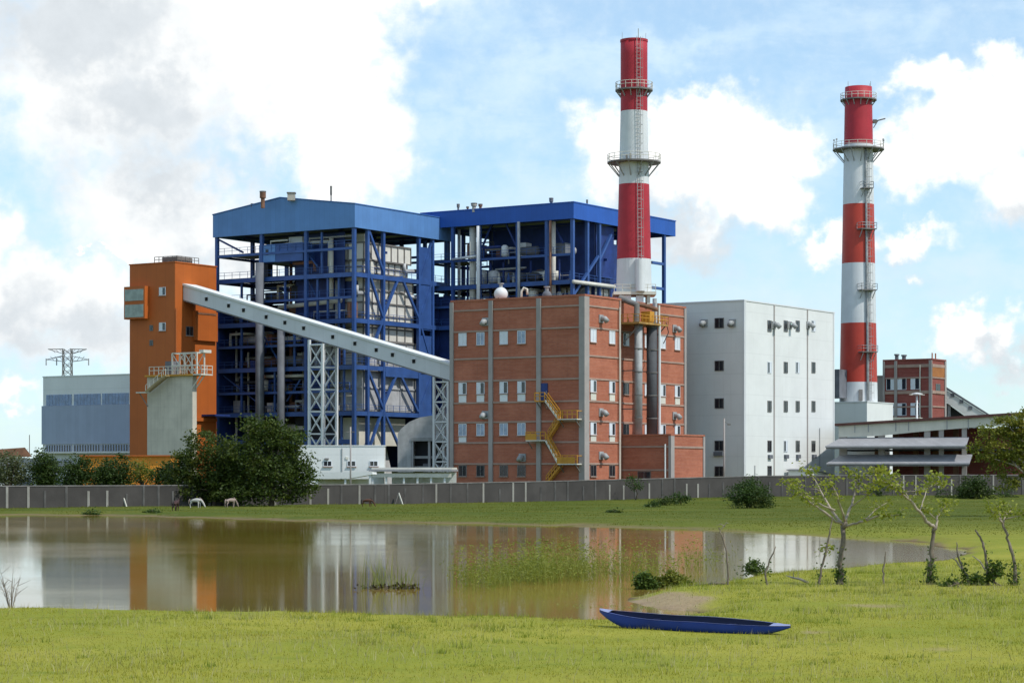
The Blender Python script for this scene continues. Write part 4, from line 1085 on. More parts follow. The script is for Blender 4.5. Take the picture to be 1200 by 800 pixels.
# ------------------------------------------------------------------ orange transfer tower
O = Site(205, 402)
ot = thing('orange_tower', 'tall orange clad transfer tower at the upper end of the conveyor', 'tower', O.loc(), -TH)
OW = -O.lx(152); OL = O.ly(253.5); OH = O.z(307.5)
MB().box(-OW, 0, 0, OL, -1, OH).build('clad_wall', M_ORANGE, ot)
MB().box(-OW - .12, .12, -.12, OL + .12, OH, OH + .2).build('roof_edge', M_ORANGE, ot)
MB().box(-OW * .45, -1.2, 2, 6, OH + .2, OH + 1.3).build('roof_unit', M_STEELD, ot)
railing([(-OW * .55, 1.2, OH + .2), (-.6, 1.2, OH + .2), (-.6, 7, OH + .2)], 1.1, 1.0, .09).build('roof_railing', M_STEELD, ot)
bay = MB().box(-OW - .35, O.lx(174.5), -1.1, -.002, O.z(372), O.z(333.5)).build('glazed_bay', M_ORANGE, ot)
for a, b in ((337, 350.5), (355, 370)):
    MB().box(-OW - .1, O.lx(173), -1.18, -1.103, O.z(b), O.z(a)).build('pane', M_GLASSG, bay)
    MB().box(-OW - .45, -OW - .353, -1.0, -.2, O.z(b), O.z(a)).build('pane', M_GLASSG, bay)
for py in (340.5, 382): window(ot, 'L', O.lx(190.5), 1.5, O.z(py + 4.8), O.z(py - 4.8), 'half')
for px, py in ((177.5, 383), (177.5, 400.5)): a = O.lx(px); window(ot, 'L', a, .8, O.z(py) - .5, O.z(py) + .5, 'steel', sill=False)
sb = MB().box(.002, .6, O.ly(226), OL - .3, O.z(397), O.z(362)).build('side_box', M_ORANGE, ot)
MB().box(.605, .68, O.ly(228), OL - .8, O.z(366), O.z(364)).build('seam', M_RUST, sb)
window(ot, 'R', O.ly(222), 1.9, O.z(392), O.z(381), 'steel')
MB().tube([(.35, O.ly(206.5, .35), 12), (.35, O.ly(206.5, .35), OH - 8)], .16, 8).build('downpipe', M_ORANGE, ot)
MB().box(.002, .5, O.ly(209), O.ly(252), 13.3, 13.9).build('ledge', M_ORANGE, ot)
MB().box(.05, 3.2, O.ly(236), OL, 14.2, 14.5).build('balcony', M_BLUED, ot)

# concrete silo with its head platform in front of the tower
K = Site(225.5, 384)
sl = thing('concrete_silo', 'weathered concrete silo block with railed platform in front of the orange tower', 'silo', K.loc(), -TH)
KW = -K.lx(172.5); KH = K.z(440); KD = K.ly(230.5)
MB().box(-KW, 0, 0, KD, -1, KH).build('concrete_wall', M_CONCS, sl)
MB().box(-KW - .1, .55, -.55, KD + 1.5, KH, KH + .28).build('head_slab', M_YEL, sl)
def kx(px): return K.lx(px, -.4)
xa, xb = kx(175), K.lx(236, -.4)
dk = MB().box(K.lx(226), xb, -.5, KD + 1.4, KH + .05, KH + .26).build('side_deck', M_CREAM, sl)
for y in (-.3, KD - .4): MB().bar((xb - .2, y, KH), (.1, y, KH - 2.2), .14).build('deck_brace', M_CREAM, dk)
railing([(xa, -.4, KH + .28), (xb, -.4, KH + .28), (xb, KD + 1.3, KH + .28)], 1.35, 1.0, .1).build('railing', M_CREAM, sl)
cg = MB(); x0, x1 = kx(199), kx(228)
zt = K.z(413)
for x in (x0, (x0 + x1) / 2, x1):
    for y in (.2, KD + 1.0): cg.box(x - .1, x + .1, y - .1, y + .1, KH + .28, zt)
for y in (.2, KD + 1.0):
    cg.bar((x0, y, zt), (x1, y, zt), .18).bar((x0, y, KH + 1.8), (x1, y, KH + 1.8), .12)
    cg.bar((x0, y, KH + .3), ((x0 + x1) / 2, y, zt), .1).bar(((x0 + x1) / 2, y, KH + .3), (x0, y, zt), .1).bar(((x0 + x1) / 2, y, KH + .3), (x1, y, zt), .1).bar((x1, y, KH + .3), ((x0 + x1) / 2, y, zt), .1)
cg.bar((x0, .2, zt), (x0, KD + 1, zt), .15).bar((x1, .2, zt), (x1, KD + 1, zt), .15)
cg.box(x1 - .2, kx(232), 1, 3, zt, zt + .5)
cg.build('head_frame', M_CREAM, sl)
MB().box(kx(187), kx(196), 1.0, 2.6, KH + .3, KH + 2.6).build('drive_cabinet', M_GREY, sl)
s0 = Vector((kx(199), -1.0, KH + .1)); s1 = Vector((kx(175.5), -1.0, K.z(458)))
sm_ = MB()
for y in (-1.45, -.6): sm_.bar(s0 + Vector((0, y + 1, 0)), s1 + Vector((0, y + 1, 0)), .12, .32)
for k in range(14): p = s0.lerp(s1, (k + .5) / 14); sm_.box(p.x - .16, p.x + .16, -1.42, -.62, p.z - .04, p.z + .04)
so = sm_.build('stair', mat('stair_ochre_paint', (.33, .25, .12), .7, .2, .6, streak=.3), sl)
hb = MB().bar(s0 + Vector((0, -.45, 1.1)), s1 + Vector((0, -.45, 1.1)), .08)
for k in range(6): p = s0.lerp(s1, k / 5) + Vector((0, -.45, 0)); hb.bar(p, p + Vector((0, 0, 1.1)), .08)
hb.build('handrail', M_CREAM, so)
MB().box(-KW - 1.2, s1.x + .2, -1.5, -.56, s1.z - .2, s1.z).build('stair_landing', M_CREAM, sl)
MB().bar((-KW - .9, -.9, s1.z - .2), (-KW + .2, -.1, s1.z - 2.4), .14).build('stair_bracket', M_STEELD, sl)

# ------------------------------------------------------------------ conveyor gallery and trestles
gy = 2.2                                   # its near side, on the orange tower's grid
P0 = Vector(O.L(211, 350, gy)); P1 = Vector(O.L(527.5, 445.5, gy))
cv = thing('conveyor_gallery', 'long pale inclined conveyor gallery from the orange tower down to the brick building', 'conveyor', O.loc(), -TH)
P1 = P1 + (P1 - P0) * .12                  # runs on behind the brick building
gh = O.z(333, P0.x, gy) - P0.z
dirv = (P1 - P0)
def gpt(s, up): return (P0.x + dirv.x * s, P0.z + dirv.z * s + up)
MB().poly([gpt(0, 0), gpt(1, 0), gpt(1, gh * .97), gpt(0, gh)], 'y', gy, gy + 3.2).build('gallery_wall', mat('pale_gallery_sheet', (.62, .64, .66), .55, .05, .3, seams=3.0, seam_d=.9, streak=.12), cv)
MB().poly([gpt(-.003, gh - .06), gpt(1, gh * .97 - .06), gpt(1, gh * .97 + .3), gpt(-.003, gh + .3)], 'y', gy - .22, gy + 3.4).build('gallery_roof', M_WALLW, cv)
MB().poly([gpt(0, -.22), gpt(1, -.22), gpt(1, -.003), gpt(0, -.003)], 'y', gy - .05, gy + 3.25).build('gallery_floor', M_STEELD, cv)
for px in (242, 268, 285.5, 312, 334, 356, 390, 416, 441, 460, 485):
    x = O.lx(px, gy); s = (x - P0.x) / dirv.x; z = P0.z + dirv.z * s + gh * .52
    wv = MB().box(x - .28, x + .28, gy - .1, gy - .002, z - .3, z + .3).build('vent_window', M_HOLE, cv)
    MB().box(x - .36, x + .36, gy - .3, gy - .003, z + .32, z + .38).build('hood', M_WHITE, wv)
def trestle(xa, xb, ya, yb, ztop, zbot, name, n, lab, site, par_loc, frames=True):
    t = thing(name, lab, 'trestle', par_loc, -TH, 'white steel trestles under the conveyor')
    for x in (xa, xb):
        for y in (ya, yb):
            tz = ztop(x)
            MB().box(x - .2, x + .2, y - .2, y + .2, zbot, tz).build('leg', M_WHITE, t)
    zt = min(ztop(xa), ztop(xb)) - .1; hs = (zt - zbot) / n
    for k in range(n):
        za, zb = zbot + hs * k, zbot + hs * (k + 1); mb = MB()
        for y in (ya, yb): mb.bar((xa, y, za), (xb, y, zb), .16).bar((xb, y, za), (xa, y, zb), .16).bar((xa, y, zb), (xb, y, zb), .22)
        for x in (xa, xb): mb.bar((x, ya, za), (x, yb, zb), .16).bar((x, yb, za), (x, ya, zb), .16).bar((x, ya, zb), (x, yb, zb), .22)
        mb.build('bracing', M_WHITE, t)
    return t
def gz(x): return P0.z + dirv.z * (x - P0.x) / dirv.x - .25
yt0 = gy - .6
xA, xB = O.lx(362.5, yt0), O.lx(378, yt0)
def yfor(px, x): return O.ly(px, x)
trestle(xA, xB, yt0, yfor(394.5, xB), gz, -.5, 'conveyor_trestle', 7, 'braced white trestle under the middle of the conveyor, standing behind the white office', O, O.loc())
xC, xD = O.lx(508, gy), O.lx(524.5, gy)
trestle(xC, xD, gy + .2, gy + 3.0, gz, -.5, 'conveyor_trestle', 6, 'braced white trestle at the lower conveyor end beside the brick building', O, O.loc())

# ------------------------------------------------------------------ low white buildings behind the wall
E = Site(450.5, 345)
of = thing('white_office', 'low white flat roofed office with three small dark windows below the conveyor', 'office', E.loc(), R(2))
def exx(px): return (px - 450.5) / F * 345 
EWd = -exx(350); EH = E.z(522.5)
MB().box(-EWd, 0, 0, 8, -1, EH).build('office_wall', M_WALLW, of)
MB().box(-EWd - .1, .1, -.1, 8.1, EH, EH + .14).build('roof_edge', M_WHITE, of)
for px in (384, 412, 438):
    x = exx(px); zc = E.z(543); window(of, 'L', x, 1.25, zc - .42, zc + .42, 'dark', sill=True)
MB().box(exx(383) - .3, exx(383) + .3, -.28, -.002, E.z(538.5), E.z(536.5)).build('wall_lamp', M_STEELD, of)
MB().tube([(exx(401), -.1, 2), (exx(401), -.1, EH - .3)], .06, 6).build('conduit', M_STEEL, of)
MB().box(exx(405), exx(408), -.12, -.002, E.z(538), E.z(535)).build('junction_box', M_CREAM, of)
E2 = Site(529, 338)
cn = thing('long_canopy', 'long low cream canopy roof between the white office and the brick building', 'canopy', E2.loc(), -TH * .2)
def e2x(px): return (px - 529) / F * 338 / math.cos(TH * .2)
zt, zm, zb = E2.z(547.5), E2.z(553), E2.z(561.5)
MB().box(e2x(434), 0, .6, 6, zm + .1, zt).build('roof_sheet', M_CREAM, cn)
MB().box(e2x(432), .1, -.5, 6.4, E2.z(552), E2.z(549.6)).build('gutter', M_SHEETG, cn)
MB().box(e2x(435), 0, -.2, -.02, E2.z(559), E2.z(554.5)).build('fascia', M_CREAM, cn)
for px in (436, 452, 473, 489, 505, 521): MB().box(e2x(px) - .14, e2x(px) + .14, 0, .28, -.5, zm - .55).build('post', M_WHITE, cn)
MB().box(e2x(452), 0, 5, 5.2, -.5, zm).build('rear_wall', M_WALLW, cn)
for px in (476, 484): MB().box(e2x(px) - .5, e2x(px) + .5, 1.4, 1.8, -.2, 2.1).build('parcel_rack', M_STEELD, cn)
E3 = Site(436, 330)
g3 = thing('gate_canopy', 'white flat canopy with a sloping underside in front of the white office', 'canopy', E3.loc(), -TH * .2)
def e3x(px): return (px - 436) / F * 330 / math.cos(TH * .2)
MB().poly([(e3x(364), E3.z(553)), (0, E3.z(553)), (.1, E3.z(555.5)), (e3x(408), E3.z(560.5)), (e3x(364), E3.z(560.5))], 'y', 0, 3.5).build('roof_slab', M_WALLW, g3)
MB().box(e3x(364), e3x(430), 3.3, 3.49, -.5, E3.z(561)).build('rear_wall', M_CREAM, g3)
for px in (370, 404, 433): MB().box(e3x(px) - .13, e3x(px) + .13, .2, .46, -.5, E3.z(556.5)).build('post', M_WHITE, g3)

# grey drum with domed shoulders between the boiler house and the trestle
D_ = Site(466, 388)
dm = thing('ash_drum', 'grey lagged drum with a rounded shoulder beside the right conveyor trestle', 'drum', D_.loc(), -TH * .3)
def dx(px): return (px - 466) / F * 388 / math.cos(TH * .3)
zz0, zz1 = D_.z(516), D_.z(487)
pf_ = [(0, 0), (0, D_.z(508)), (dx(470), D_.z(502)), (dx(480), D_.z(494)), (dx(492), D_.z(489)), (dx(505), zz1), (dx(527), D_.z(484)), (dx(527), zz0), (dx(482), zz0), (dx(482), 0)]
MB().poly(pf_, 'y', 0, 7).build('drum_shell', M_SILV, dm, False)
MB().box(dx(482.5), dx(527), 2.5, 2.8, 0, zz0 - .05).build('inner_panel', M_DARK, dm)
for px in (483, 503, 525): MB().box(dx(px) - .2, dx(px) + .2, .1, .5, 0, zz0 - .004).build('support_leg', M_SILV, dm)
MB().box(dx(482), dx(527), -.14, -.003, zz0 - .1, zz0 + .5).build('flange', M_STEEL, dm)
MB().box(dx(484), dx(526), .52, .8, D_.z(537), D_.z(534)).box(dx(484), dx(526), .52, .8, D_.z(549), D_.z(546)).build('rail', M_STEEL, dm)
MB().box(dx(495), dx(502), .6, 1.6, 0, D_.z(543)).box(dx(508), dx(514), .6, 1.6, 0, D_.z(544)).build('pump', M_GREY, dm)

# ------------------------------------------------------------------ blue-grey hall, orange shed and pylon on the left
Lh = Site(160, 440)
hall = thing('blue_grey_hall', 'blue grey clad turbine hall with white top band left of the orange tower', 'hall', Lh.loc(), -TH)
def hx(px): return Lh.lx(px)
def hzz(py): return Lh.z(py, Lh.lx(100))
hw = -hx(50.5); zT = hzz(440.5)
MB().box(-hw, 0, 0, 22, -1, zT).build('rendered_wall', M_WALLW, hall)
MB().box(-hw - .1, .1, -.1, 22.1, zT, zT + .2).build('roof_edge', M_WHITE, hall)
MB().box(-hw - .2, .2, -.22, -.002, hzz(520), hzz(474.5)).build('cladding', M_CLADB, hall)
for p0, p1 in ((54.5, 84), (87, 118), (120, 151)):
    f = MB().box(hx(p0), hx(p1), -.1, -.002, hzz(474.3), hzz(461.5)).build('clerestory_window', M_GLASSV, hall)
    mb = MB()
    for k in range(1, 8): x = hx(p0) + (hx(p1) - hx(p0)) * k / 8; mb.box(x - .04, x + .04, -.14, -.103, hzz(474.3), hzz(461.5))
    mb.build('mullion', M_CLADB, f)
    f = MB().box(hx(p0), hx(p1), -.1, -.002, hzz(528.5), hzz(521)).build('low_window', M_GLASS, hall)
    mb = MB()
    for k in range(0, 11): x = hx(p0) + (hx(p1) - hx(p0)) * k / 10; mb.box(x - .14, x + .14, -.16, -.103, hzz(528.5), hzz(521))
    mb.build('mullion', M_CLADB, f)
MB().box(-hw, 0, -1.4, -.003, hzz(531), hzz(530)).build('canopy', M_CREAM, hall)
S_ = Site(200, 345)
sh2 = thing('orange_shed', 'low bright orange shed behind the trees at the foot of the orange tower', 'shed', S_.loc(), -TH * .15)
def sx(px): return (px - 200) / F * 345 * 1.01
MB().box(sx(93), 0, 0, 6, -1, S_.z(534.5)).build('shed_wall', M_ORANGE2, sh2)
MB().box(sx(93) - .3, .3, -.5, 6.3, S_.z(534.5), S_.z(533)).build('shed_roof', M_ORANGE, sh2)
for px in (112, 137, 165, 184): MB().box(sx(px) - .9, sx(px) + .9, -.06, -.002, .4, 3.2).build('roller_door', mat('deep_orange_paint', (.55, .17, .02), .6, .15, .4, streak=.2), sh2)
py_ = at(79, HY, 640); py_.z = 0
pyl = thing('power_pylon', 'lattice steel power pylon with crossarms behind the blue grey hall', 'pylon', py_)
def zp(py): return EYE + (HY - py) / F * 640
mb = MB(); Ht = zp(408.5)
def wd(z): return 6.0 + (1.15 - 6.0) * min(1, z / zp(436))
levels_ = [0, 8, 15, 21, 26, zp(440), zp(432), zp(424), zp(416), Ht]
for i, (za, zb) in enumerate(zip(levels_[:-1], levels_[1:])):
    a, b = wd(za), wd(zb)
    if zb >= zp(436): a = min(a, 1.2); b = 1.15
    for sxx in (-1, 1):
        for syy in (-1, 1): mb.bar((sxx * a, syy * a, za), (sxx * b, syy * b, zb), .2)
    for syy in (-1, 1): mb.bar((-a, syy * a, za), (b, syy * b, zb), .12).bar((a, syy * a, za), (-b, syy * b, zb), .12)
    for sxx in (-1, 1): mb.bar((sxx * a, -a, za), (sxx * b, b, zb), .12).bar((sxx * a, a, za), (sxx * b, -b, zb), .12)
mb.build('mast', M_STEELD, pyl)
for zt, zb, L_ in ((zp(409), zp(412), 5.4), (zp(417), zp(421), 5.9)):
    for s in (-1, 1):
        ab = MB()
        for yy in (-.9, .9): ab.bar((s * 1.1, yy, zt), (s * L_, 0, zt - (0 if zt > zp(412) else 1.0)), .16).bar((s * 1.1, yy, zb - .6), (s * L_, 0, zt - (0 if zt > zp(412) else 1.0)), .14)
        for k in range(1, 4):
            x = 1.1 + (L_ - 1.1) * k / 4; ab.bar((s * x, 0, zt - .1), (s * (x - .9), .4, zb - .3), .09)
        ab.build('crossarm', M_STEELD, pyl)
for s, L_ in ((-1, 5.9), (1, 5.9), (-1, 3.0)):
    MB().tube([(s * L_, 0, zp(420)), (s * L_, 0, zp(428))], .16, 6).build('insulator', M_STEEL, pyl)

# far roofs at the left edge
fr_ = at(-6, HY, 470); fr_.z = 0
h2 = thing('distant_house', 'small brown roofed house at the left edge behind the trees', 'house', fr_, .2)
MB().box(-4, 6.5, 0, 8, -1, 7.3).build('wall', M_CREAM, h2)
MB().poly([(-5, 7.1), (7.4, 7.6), (6.0, 9.4), (-5, 8.6)], 'y', -.8, 8.8).build('roof', M_RUST, h2)
MB().box(1, 2.4, -.06, -.002, 4.2, 5.6).box(4, 5.2, -.06, -.002, 4.2, 5.6).build('window', M_GLASS, h2)
MB().bar((6.9, 1, 8), (6.9, 1, 12), .16).build('aerial', M_STEELD, h2)
fw_ = at(36, HY, 420); fw_.z = 0
h3 = thing('low_warehouse', 'low white warehouse behind the trees left of the blue grey hall', 'warehouse', fw_, -.1)
MB().box(-9, 11, 0, 10, -1, 5.4).build('wall', M_WALLW, h3)
MB().poly([(-9.5, 5.4), (11.5, 5.4), (11.5, 5.7), (1, 6.9), (-9.5, 5.7)], 'y', -.4, 10.4).build('roof', M_SHEETG, h3)
MB().box(-3, 0, -.08, -.002, 0, 3.2).build('door', M_GREY, h3)

# ------------------------------------------------------------------ right of the chimneys
Rb = Site(1092, 478)
rb = thing('small_brick_block', 'smaller dark red brick block with grey pilasters right of the farther chimney', 'building', Rb.loc(), -TH)
rw, rl, rh = -Rb.lx(1035.5), Rb.ly(1108), Rb.z(421.5)
MB().box(-rw, 0, 0, rl, -1, rh).build('brick_wall', M_BRICK2, rb)
MB().box(-rw - .15, .15, -.15, rl + .15, rh, rh + .3).build('parapet', M_BRICK2, rb)
for px0, px1 in ((1035, 1037), (1048.5, 1051.5), (1089, 1092.5)): MB().box(Rb.lx(px0), min(.15, Rb.lx(px1)), -.3, -.002, -1, rh - .03).build('pilaster', M_CONCP, rb)
MB().box(.002, .2, rl - .7, rl + .1, -1, rh - .03).build('pilaster', M_CONCP, rb)
for py in (428, 442, 459, 476):
    z = Rb.z(py); e = [Rb.lx(1037.2), Rb.lx(1048.3), Rb.lx(1051.7), Rb.lx(1088.8)]
    h = .32 if py in (428, 459) else .14
    for q_ in ((e[0], e[1], -.16, -.002), (e[2], e[3], -.16, -.002), (.002, .16, .05, rl - .72)): MB().box(*q_, z - h, z + h).build('concrete_band', M_BAND, rb)
for py in (448.5, 479):
    for px in (1044, 1057, 1072.5):
        z = Rb.z(py); window(rb, 'L', Rb.lx(px), 2.0, z - 1.3, z + 1.3, 'halfr' if px == 1044 else 'half', sill=False)
window(rb, 'R', Rb.ly(1099), 2.4, Rb.z(460), Rb.z(449), 'steel')
MB().box(.003, .1, .15, rl - .75, Rb.z(441), Rb.z(429.5)).build('ochre_render', mat('ochre_render', (.36, .14, .04), .8, .15, .4, streak=.3), rb)
for px, w, h in ((1047.5, .55, 1.2), (1056, .6, 1.0)): x = Rb.lx(px); MB().lathe([(w * .7, rh), (w * .7, rh + h), (w, rh + h), (w, rh + h + .3)], (x, 1.5), 12).build('roof_vent', M_GREY, rb)
for px in (1094.5, 1098.5): y = Rb.ly(px); MB().bar((-.4, y, rh), (-.4, y, rh + 1.5), .2).build('roof_post', M_ORANGE, rb)
MB().tube([(Rb.lx(1078.5), -.15, 12), (Rb.lx(1078.5), -.15, rh - 1)], .12, 6).build('downpipe', M_CREAM, rb)
lnk = Site(1036, 486)
lk = thing('link_block', 'plain tan block between the farther chimney and the small brick block', 'building', lnk.loc(), -TH)
MB().box(-9, -.4, .5, 9, -1, lnk.z(441)).box(-9.15, -.3, .35, 9.1, lnk.z(441), lnk.z(441) + .25).build('rendered_wall', M_CONCP, lk)
# second inclined gallery behind it
g2 = thing('sloping_gallery', 'white sloping gallery roof descending right of the small brick block', 'conveyor', at(1108, HY, 490) - Vector((0, 0, EYE)), -TH * .4)
def gx(px): return (px - 1108) / F * 490 * 1.02
def gzz(py): return EYE + (HY - py) / F * 490
MB().poly([(gx(1103), gzz(453)), (gx(1157), gzz(488)), (gx(1157), gzz(499)), (gx(1146), gzz(499)), (gx(1103), gzz(467))], 'y', 0, .3).build('gallery_wall', M_WALLW, g2)
MB().poly([(gx(1103), gzz(453) + .1), (gx(1160), gzz(490) + .1), (gx(1160), gzz(490) + .5), (gx(1103), gzz(452) + .5)], 'y', -.2, 5).build('gallery_roof', M_GREY, g2)
MB().poly([(gx(1103), gzz(467.3)), (gx(1144), gzz(498)), (gx(1144), 0), (gx(1103), 0)], 'y', 2.5, 2.8).build('gallery_side', M_DARK, g2)
for px, py in ((1116, 463), (1126, 470.5), (1136, 478)): MB().box(gx(px) - .4, gx(px) + .4, -.1, -.002, gzz(py + 2), gzz(py - 2)).build('vent_window', M_GREY, g2)
for px in (1112, 1140): MB().box(gx(px) - .3, gx(px) + .3, .4, 1.0, -1, gzz(472 if px < 1120 else 495)).build('support_leg', M_STEEL, g2)

# open storage shed with two skirt roofs
Hs = Site(1162, 384)
hs = thing('storage_shed', 'open sided storage shed with dark red sloping roof and two grey skirt roofs', 'shed', Hs.loc(), -TH * .5)
CH, SH = math.cos(TH * .5), math.sin(TH * .5)
def hxx(px, y=0.0):
    k = (px - HX) / F
    return (k * (Hs.Y + y * CH) - Hs.X - y * SH) / (CH + k * SH)
def hz(px, py, y=0.0): x = hxx(px, y); return EYE + (HY - py) / F * (Hs.Y - x * SH + y * CH)
xl, xr = hxx(983), hxx(1200)
zl_, zr_ = hz(983, 499), hz(1158, 488.5)
sl_ = (zr_ - zl_) / (hxx(1158) - xl)
MB().poly([(xl - .6, zl_), (xr, zl_ + (xr - xl) * sl_), (xr, zl_ + (xr - xl) * sl_ + .45), (xl - .6, zl_ + .4)], 'y', -.8, 18).build('roof', M_ROOFR, hs)
MB().poly([(xl, zl_ - 1.9), (hxx(1030), zl_ - 1.9 + .2), (hxx(1088), zl_ - .9), (xr, zl_ + .2), (xr, zl_ + (xr - xl) * sl_ - .01), (xl, zl_ - .01)], 'y', -.3, -.1).build('gable_panel', M_CREAM, hs)
for px in (1002, 1018, 1050, 1065, 1110, 1135): x = hxx(px); MB().box(x - .07, x + .07, -.38, -.303, zl_ - 1.2 + (x - xl) * sl_ * .5, zl_ + (x - xl) * sl_ - .05).build('panel_rib', M_SHEETG, hs)
for nm, pyt, pyb, px0, px1 in (('skirt_roof', 512.5, 522.5, 967, 1132), ('skirt_roof', 532.5, 542.5, 968, 1136)):
    z0_, z1_ = hz(967, pyb, -3), hz(990, pyt)
    xx0, xx1 = hxx(px0, -3.0), hxx(px1, -3.0)
    v = [(xx0, -3.0, z0_), (xx1, -3.0, z0_), (xx1 + .2, .1, z1_), (xx0 + 2.2, .1, z1_)]
    v2 = [(x, y, z - .22) for x, y, z in v]
    MB().add(v + v2, [(0, 1, 2, 3), (7, 6, 5, 4), (0, 4, 5, 1), (1, 5, 6, 2), (2, 6, 7, 3), (3, 7, 4, 0)]).build(nm, M_SHEETG, hs)
    sk = MB().box(xx0 + .1, xx1 - .1, -2.9, -2.75, z0_ - .5, z0_ - .23)
    sk.build('gutter', M_STEELD, hs)
for px, w in ((988, .65), (1033, .55), (1086.5, .5), (1103, .4), (1130, .4)):
    x = hxx(px); MB().box(x - w, x + w, -.095, .5, -1, zl_ - .35 + max(0, (x - xl)) * sl_).build('post', M_CONCP, hs)
for px in (1028, 1050, 1073, 1096, 1120): x = hxx(px, 6); MB().box(x - .45, x + .45, 6, 6.6, -1, zl_ - .3).build('post', M_RUST, hs)
MB().box(hxx(1046, 14), xr - .2, 14, 14.2, -1, zl_ - .2).build('rear_wall', M_BRICK2, hs)
MB().box(hxx(985, 17), hxx(1043, 17), 16.5, 16.7, -1, 9.4).build('rear_wall', M_WALLW, hs)
for px in (1065, 1092, 1112): x = hxx(px, 13.8); MB().box(x - .6, x + .6, 13.7, 13.99, .5, 3.4).build('window', M_SHUT, hs)
MB().box(xl + .3, xr, -.0, 14, hz(990, 528), hz(990, 526.5)).build('mezzanine_floor', M_DARK, hs)
sf = at(1060, HY, 470); sf.z = 0
fb = thing('flat_roof_block', 'low cream block seen over the storage shed roof', 'building', sf, -TH * .5)
MB().box(-4.5, 3.0, 0, 5, -1, 15.3).box(-4.6, 3.1, -.1, 5.1, 15.3, 15.5).build('rendered_wall', M_CREAM, fb)

def pole(px, pyt, Y, r, name, lab, cat, zb=0.0):
    p = at(px, pyt, Y); h = p.z - zb
    t = thing(name, lab, cat, (p.x, p.y, zb))
    MB().tube([(0, 0, -.6), (0, 0, h)], [r, r * .75], 10).build('shaft', M_CONCP if name != 'street_lamp' else M_WHITE, t, True)
    return t, h
t, h = pole(1074.5, 462, 400, .22, 'street_lamp', 'white lamp post with a disc of lights in front of the small brick block', 'street lamp')
hd = MB().lathe([(.3, h - .2), (1.0, h), (1.0, h + .12), (.2, h + .3)], n=16).build('lamp_head', M_WHITE, t)
for k in range(4): a = k * math.pi / 2 + .4; MB().box(math.cos(a) * 1.2 - .28, math.cos(a) * 1.2 + .28, math.sin(a) * 1.2 - .28, math.sin(a) * 1.2 + .28, h - .12, h + .02).bar((math.cos(a) * .9, math.sin(a) * .9, h), (math.cos(a) * 1.1, math.sin(a) * 1.1, h - .03), .08).build('lamp', M_CREAM, t)
t, h = pole(410.8, 500, 322, .13, 'utility_pole', 'thin grey concrete pole in front of the white office', 'pole')
MB().bar((-.6, 0, h - .7), (.6, 0, h - .7), .1).build('crossarm', M_STEELD, t)
t, h = pole(848.7, 490, 364, .16, 'utility_pole', 'thin dark pole in front of the shaded side of the white building', 'pole')
MB().bar((-.1, 0, h - .5), (.75, 0, h - .9), .1).box(.5, 1.0, -.15, .15, h - 1.1, h - .85).build('lamp_arm', M_STEELD, t)

# ------------------------------------------------------------------ trees, bushes, leaves
def rand_dirs(rs, n):
    v = rs.normal(size=(n, 3)); return v / np.linalg.norm(v, axis=1, keepdims=True)

def leaf_quads(rs, c, size, elong=1.6, droop=0.0):
    n = len(c); d = rand_dirs(rs, n); d[:, 2] = d[:, 2] * .6 - droop; d /= np.linalg.norm(d, axis=1, keepdims=True)
    s = np.cross(d, rand_dirs(rs, n)); s /= np.linalg.norm(s, axis=1, keepdims=True) + 1e-9
    L = (size * rs.uniform(.6, 1.3, n))[:, None]; w = L / elong / 2
    v = np.stack([c, c + d * L * .45 + s * w, c + d * L, c + d * L * .45 - s * w], 1).reshape(-1, 3)
    q = np.arange(4 * n).reshape(n, 4)
    return v, q

def foliage(name, v, q, m, parent):
    me = np_mesh(name, v, q); me.materials.append(m); return link(name, me, parent)

def clump_points(rs, lobes, nclump, per, spread, shell=.55):
    """lobes: (x,y,z,rx,ry,rz); clumps biased to the outside with real gaps between them"""
    lob = np.array(lobes); vol = lob[:, 3] * lob[:, 4] * lob[:, 5]; pick = rs.choice(len(lob), nclump, p=vol / vol.sum())
    d = rand_dirs(rs, nclump); r = shell + (1 - shell) * rs.random(nclump) ** .6; r *= np.where(rs.random(nclump) < .2, rs.random(nclump), 1)
    cc = lob[pick, :3] + d * r[:, None] * lob[pick, 3:]
    cc = cc + rs.normal(size=cc.shape) * spread * .5
    k = rs.integers(int(per * .5), int(per * 1.5), nclump); idx = np.repeat(np.arange(nclump), k)
    sp = spread * rs.uniform(.6, 1.3, nclump)
    p = cc[idx] + rs.normal(size=(len(idx), 3)) * sp[idx][:, None] * np.array([1, 1, .6])
    return cc, p

def tree(name, label, cat, base, lobes, m, trunk_h, trunk_r, seed, nclump=160, per=26, leaf=.32, spread=.5, bark=None, group=None, nlimb=9, stems=1):
    t = thing(name, label, cat, base, 0, group)
    rs = np.random.default_rng(seed)
    cc, p = clump_points(rs, lobes, nclump, per, spread)
    p[:, 2] = np.maximum(p[:, 2], .05)
    v, q = leaf_quads(rs, p, leaf)
    foliage('crown', v, q, m, t)
    if trunk_h is None: return t
    mb = MB(); top = Vector((rs.normal() * .2, rs.normal() * .2, trunk_h))
    for s in range(stems):
        b = Vector((rs.normal() * .25, rs.normal() * .25, -.3)) if stems > 1 else Vector((0, 0, -.3))
        mb.tube([b, b.lerp(top, .5) + Vector((rs.normal() * .15, rs.normal() * .15, 0)), top], [trunk_r * 1.25, trunk_r, trunk_r * .75], 8)
    far = cc[np.argsort(rs.random(len(cc)))[:nlimb]]
    for e in far:
        e = Vector(e); k = rs.uniform(.55, 1.0); s0 = Vector((top.x * k, top.y * k, top.z * k)); mid = s0.lerp(e, .55) + Vector((0, 0, .25 * (e - s0).length * .4))
        mb.tube([s0, mid, e], [trunk_r * .55, trunk_r * .3, trunk_r * .08], 6)
    mb.build('trunk', bark or M_BARK, t, True)
    return t

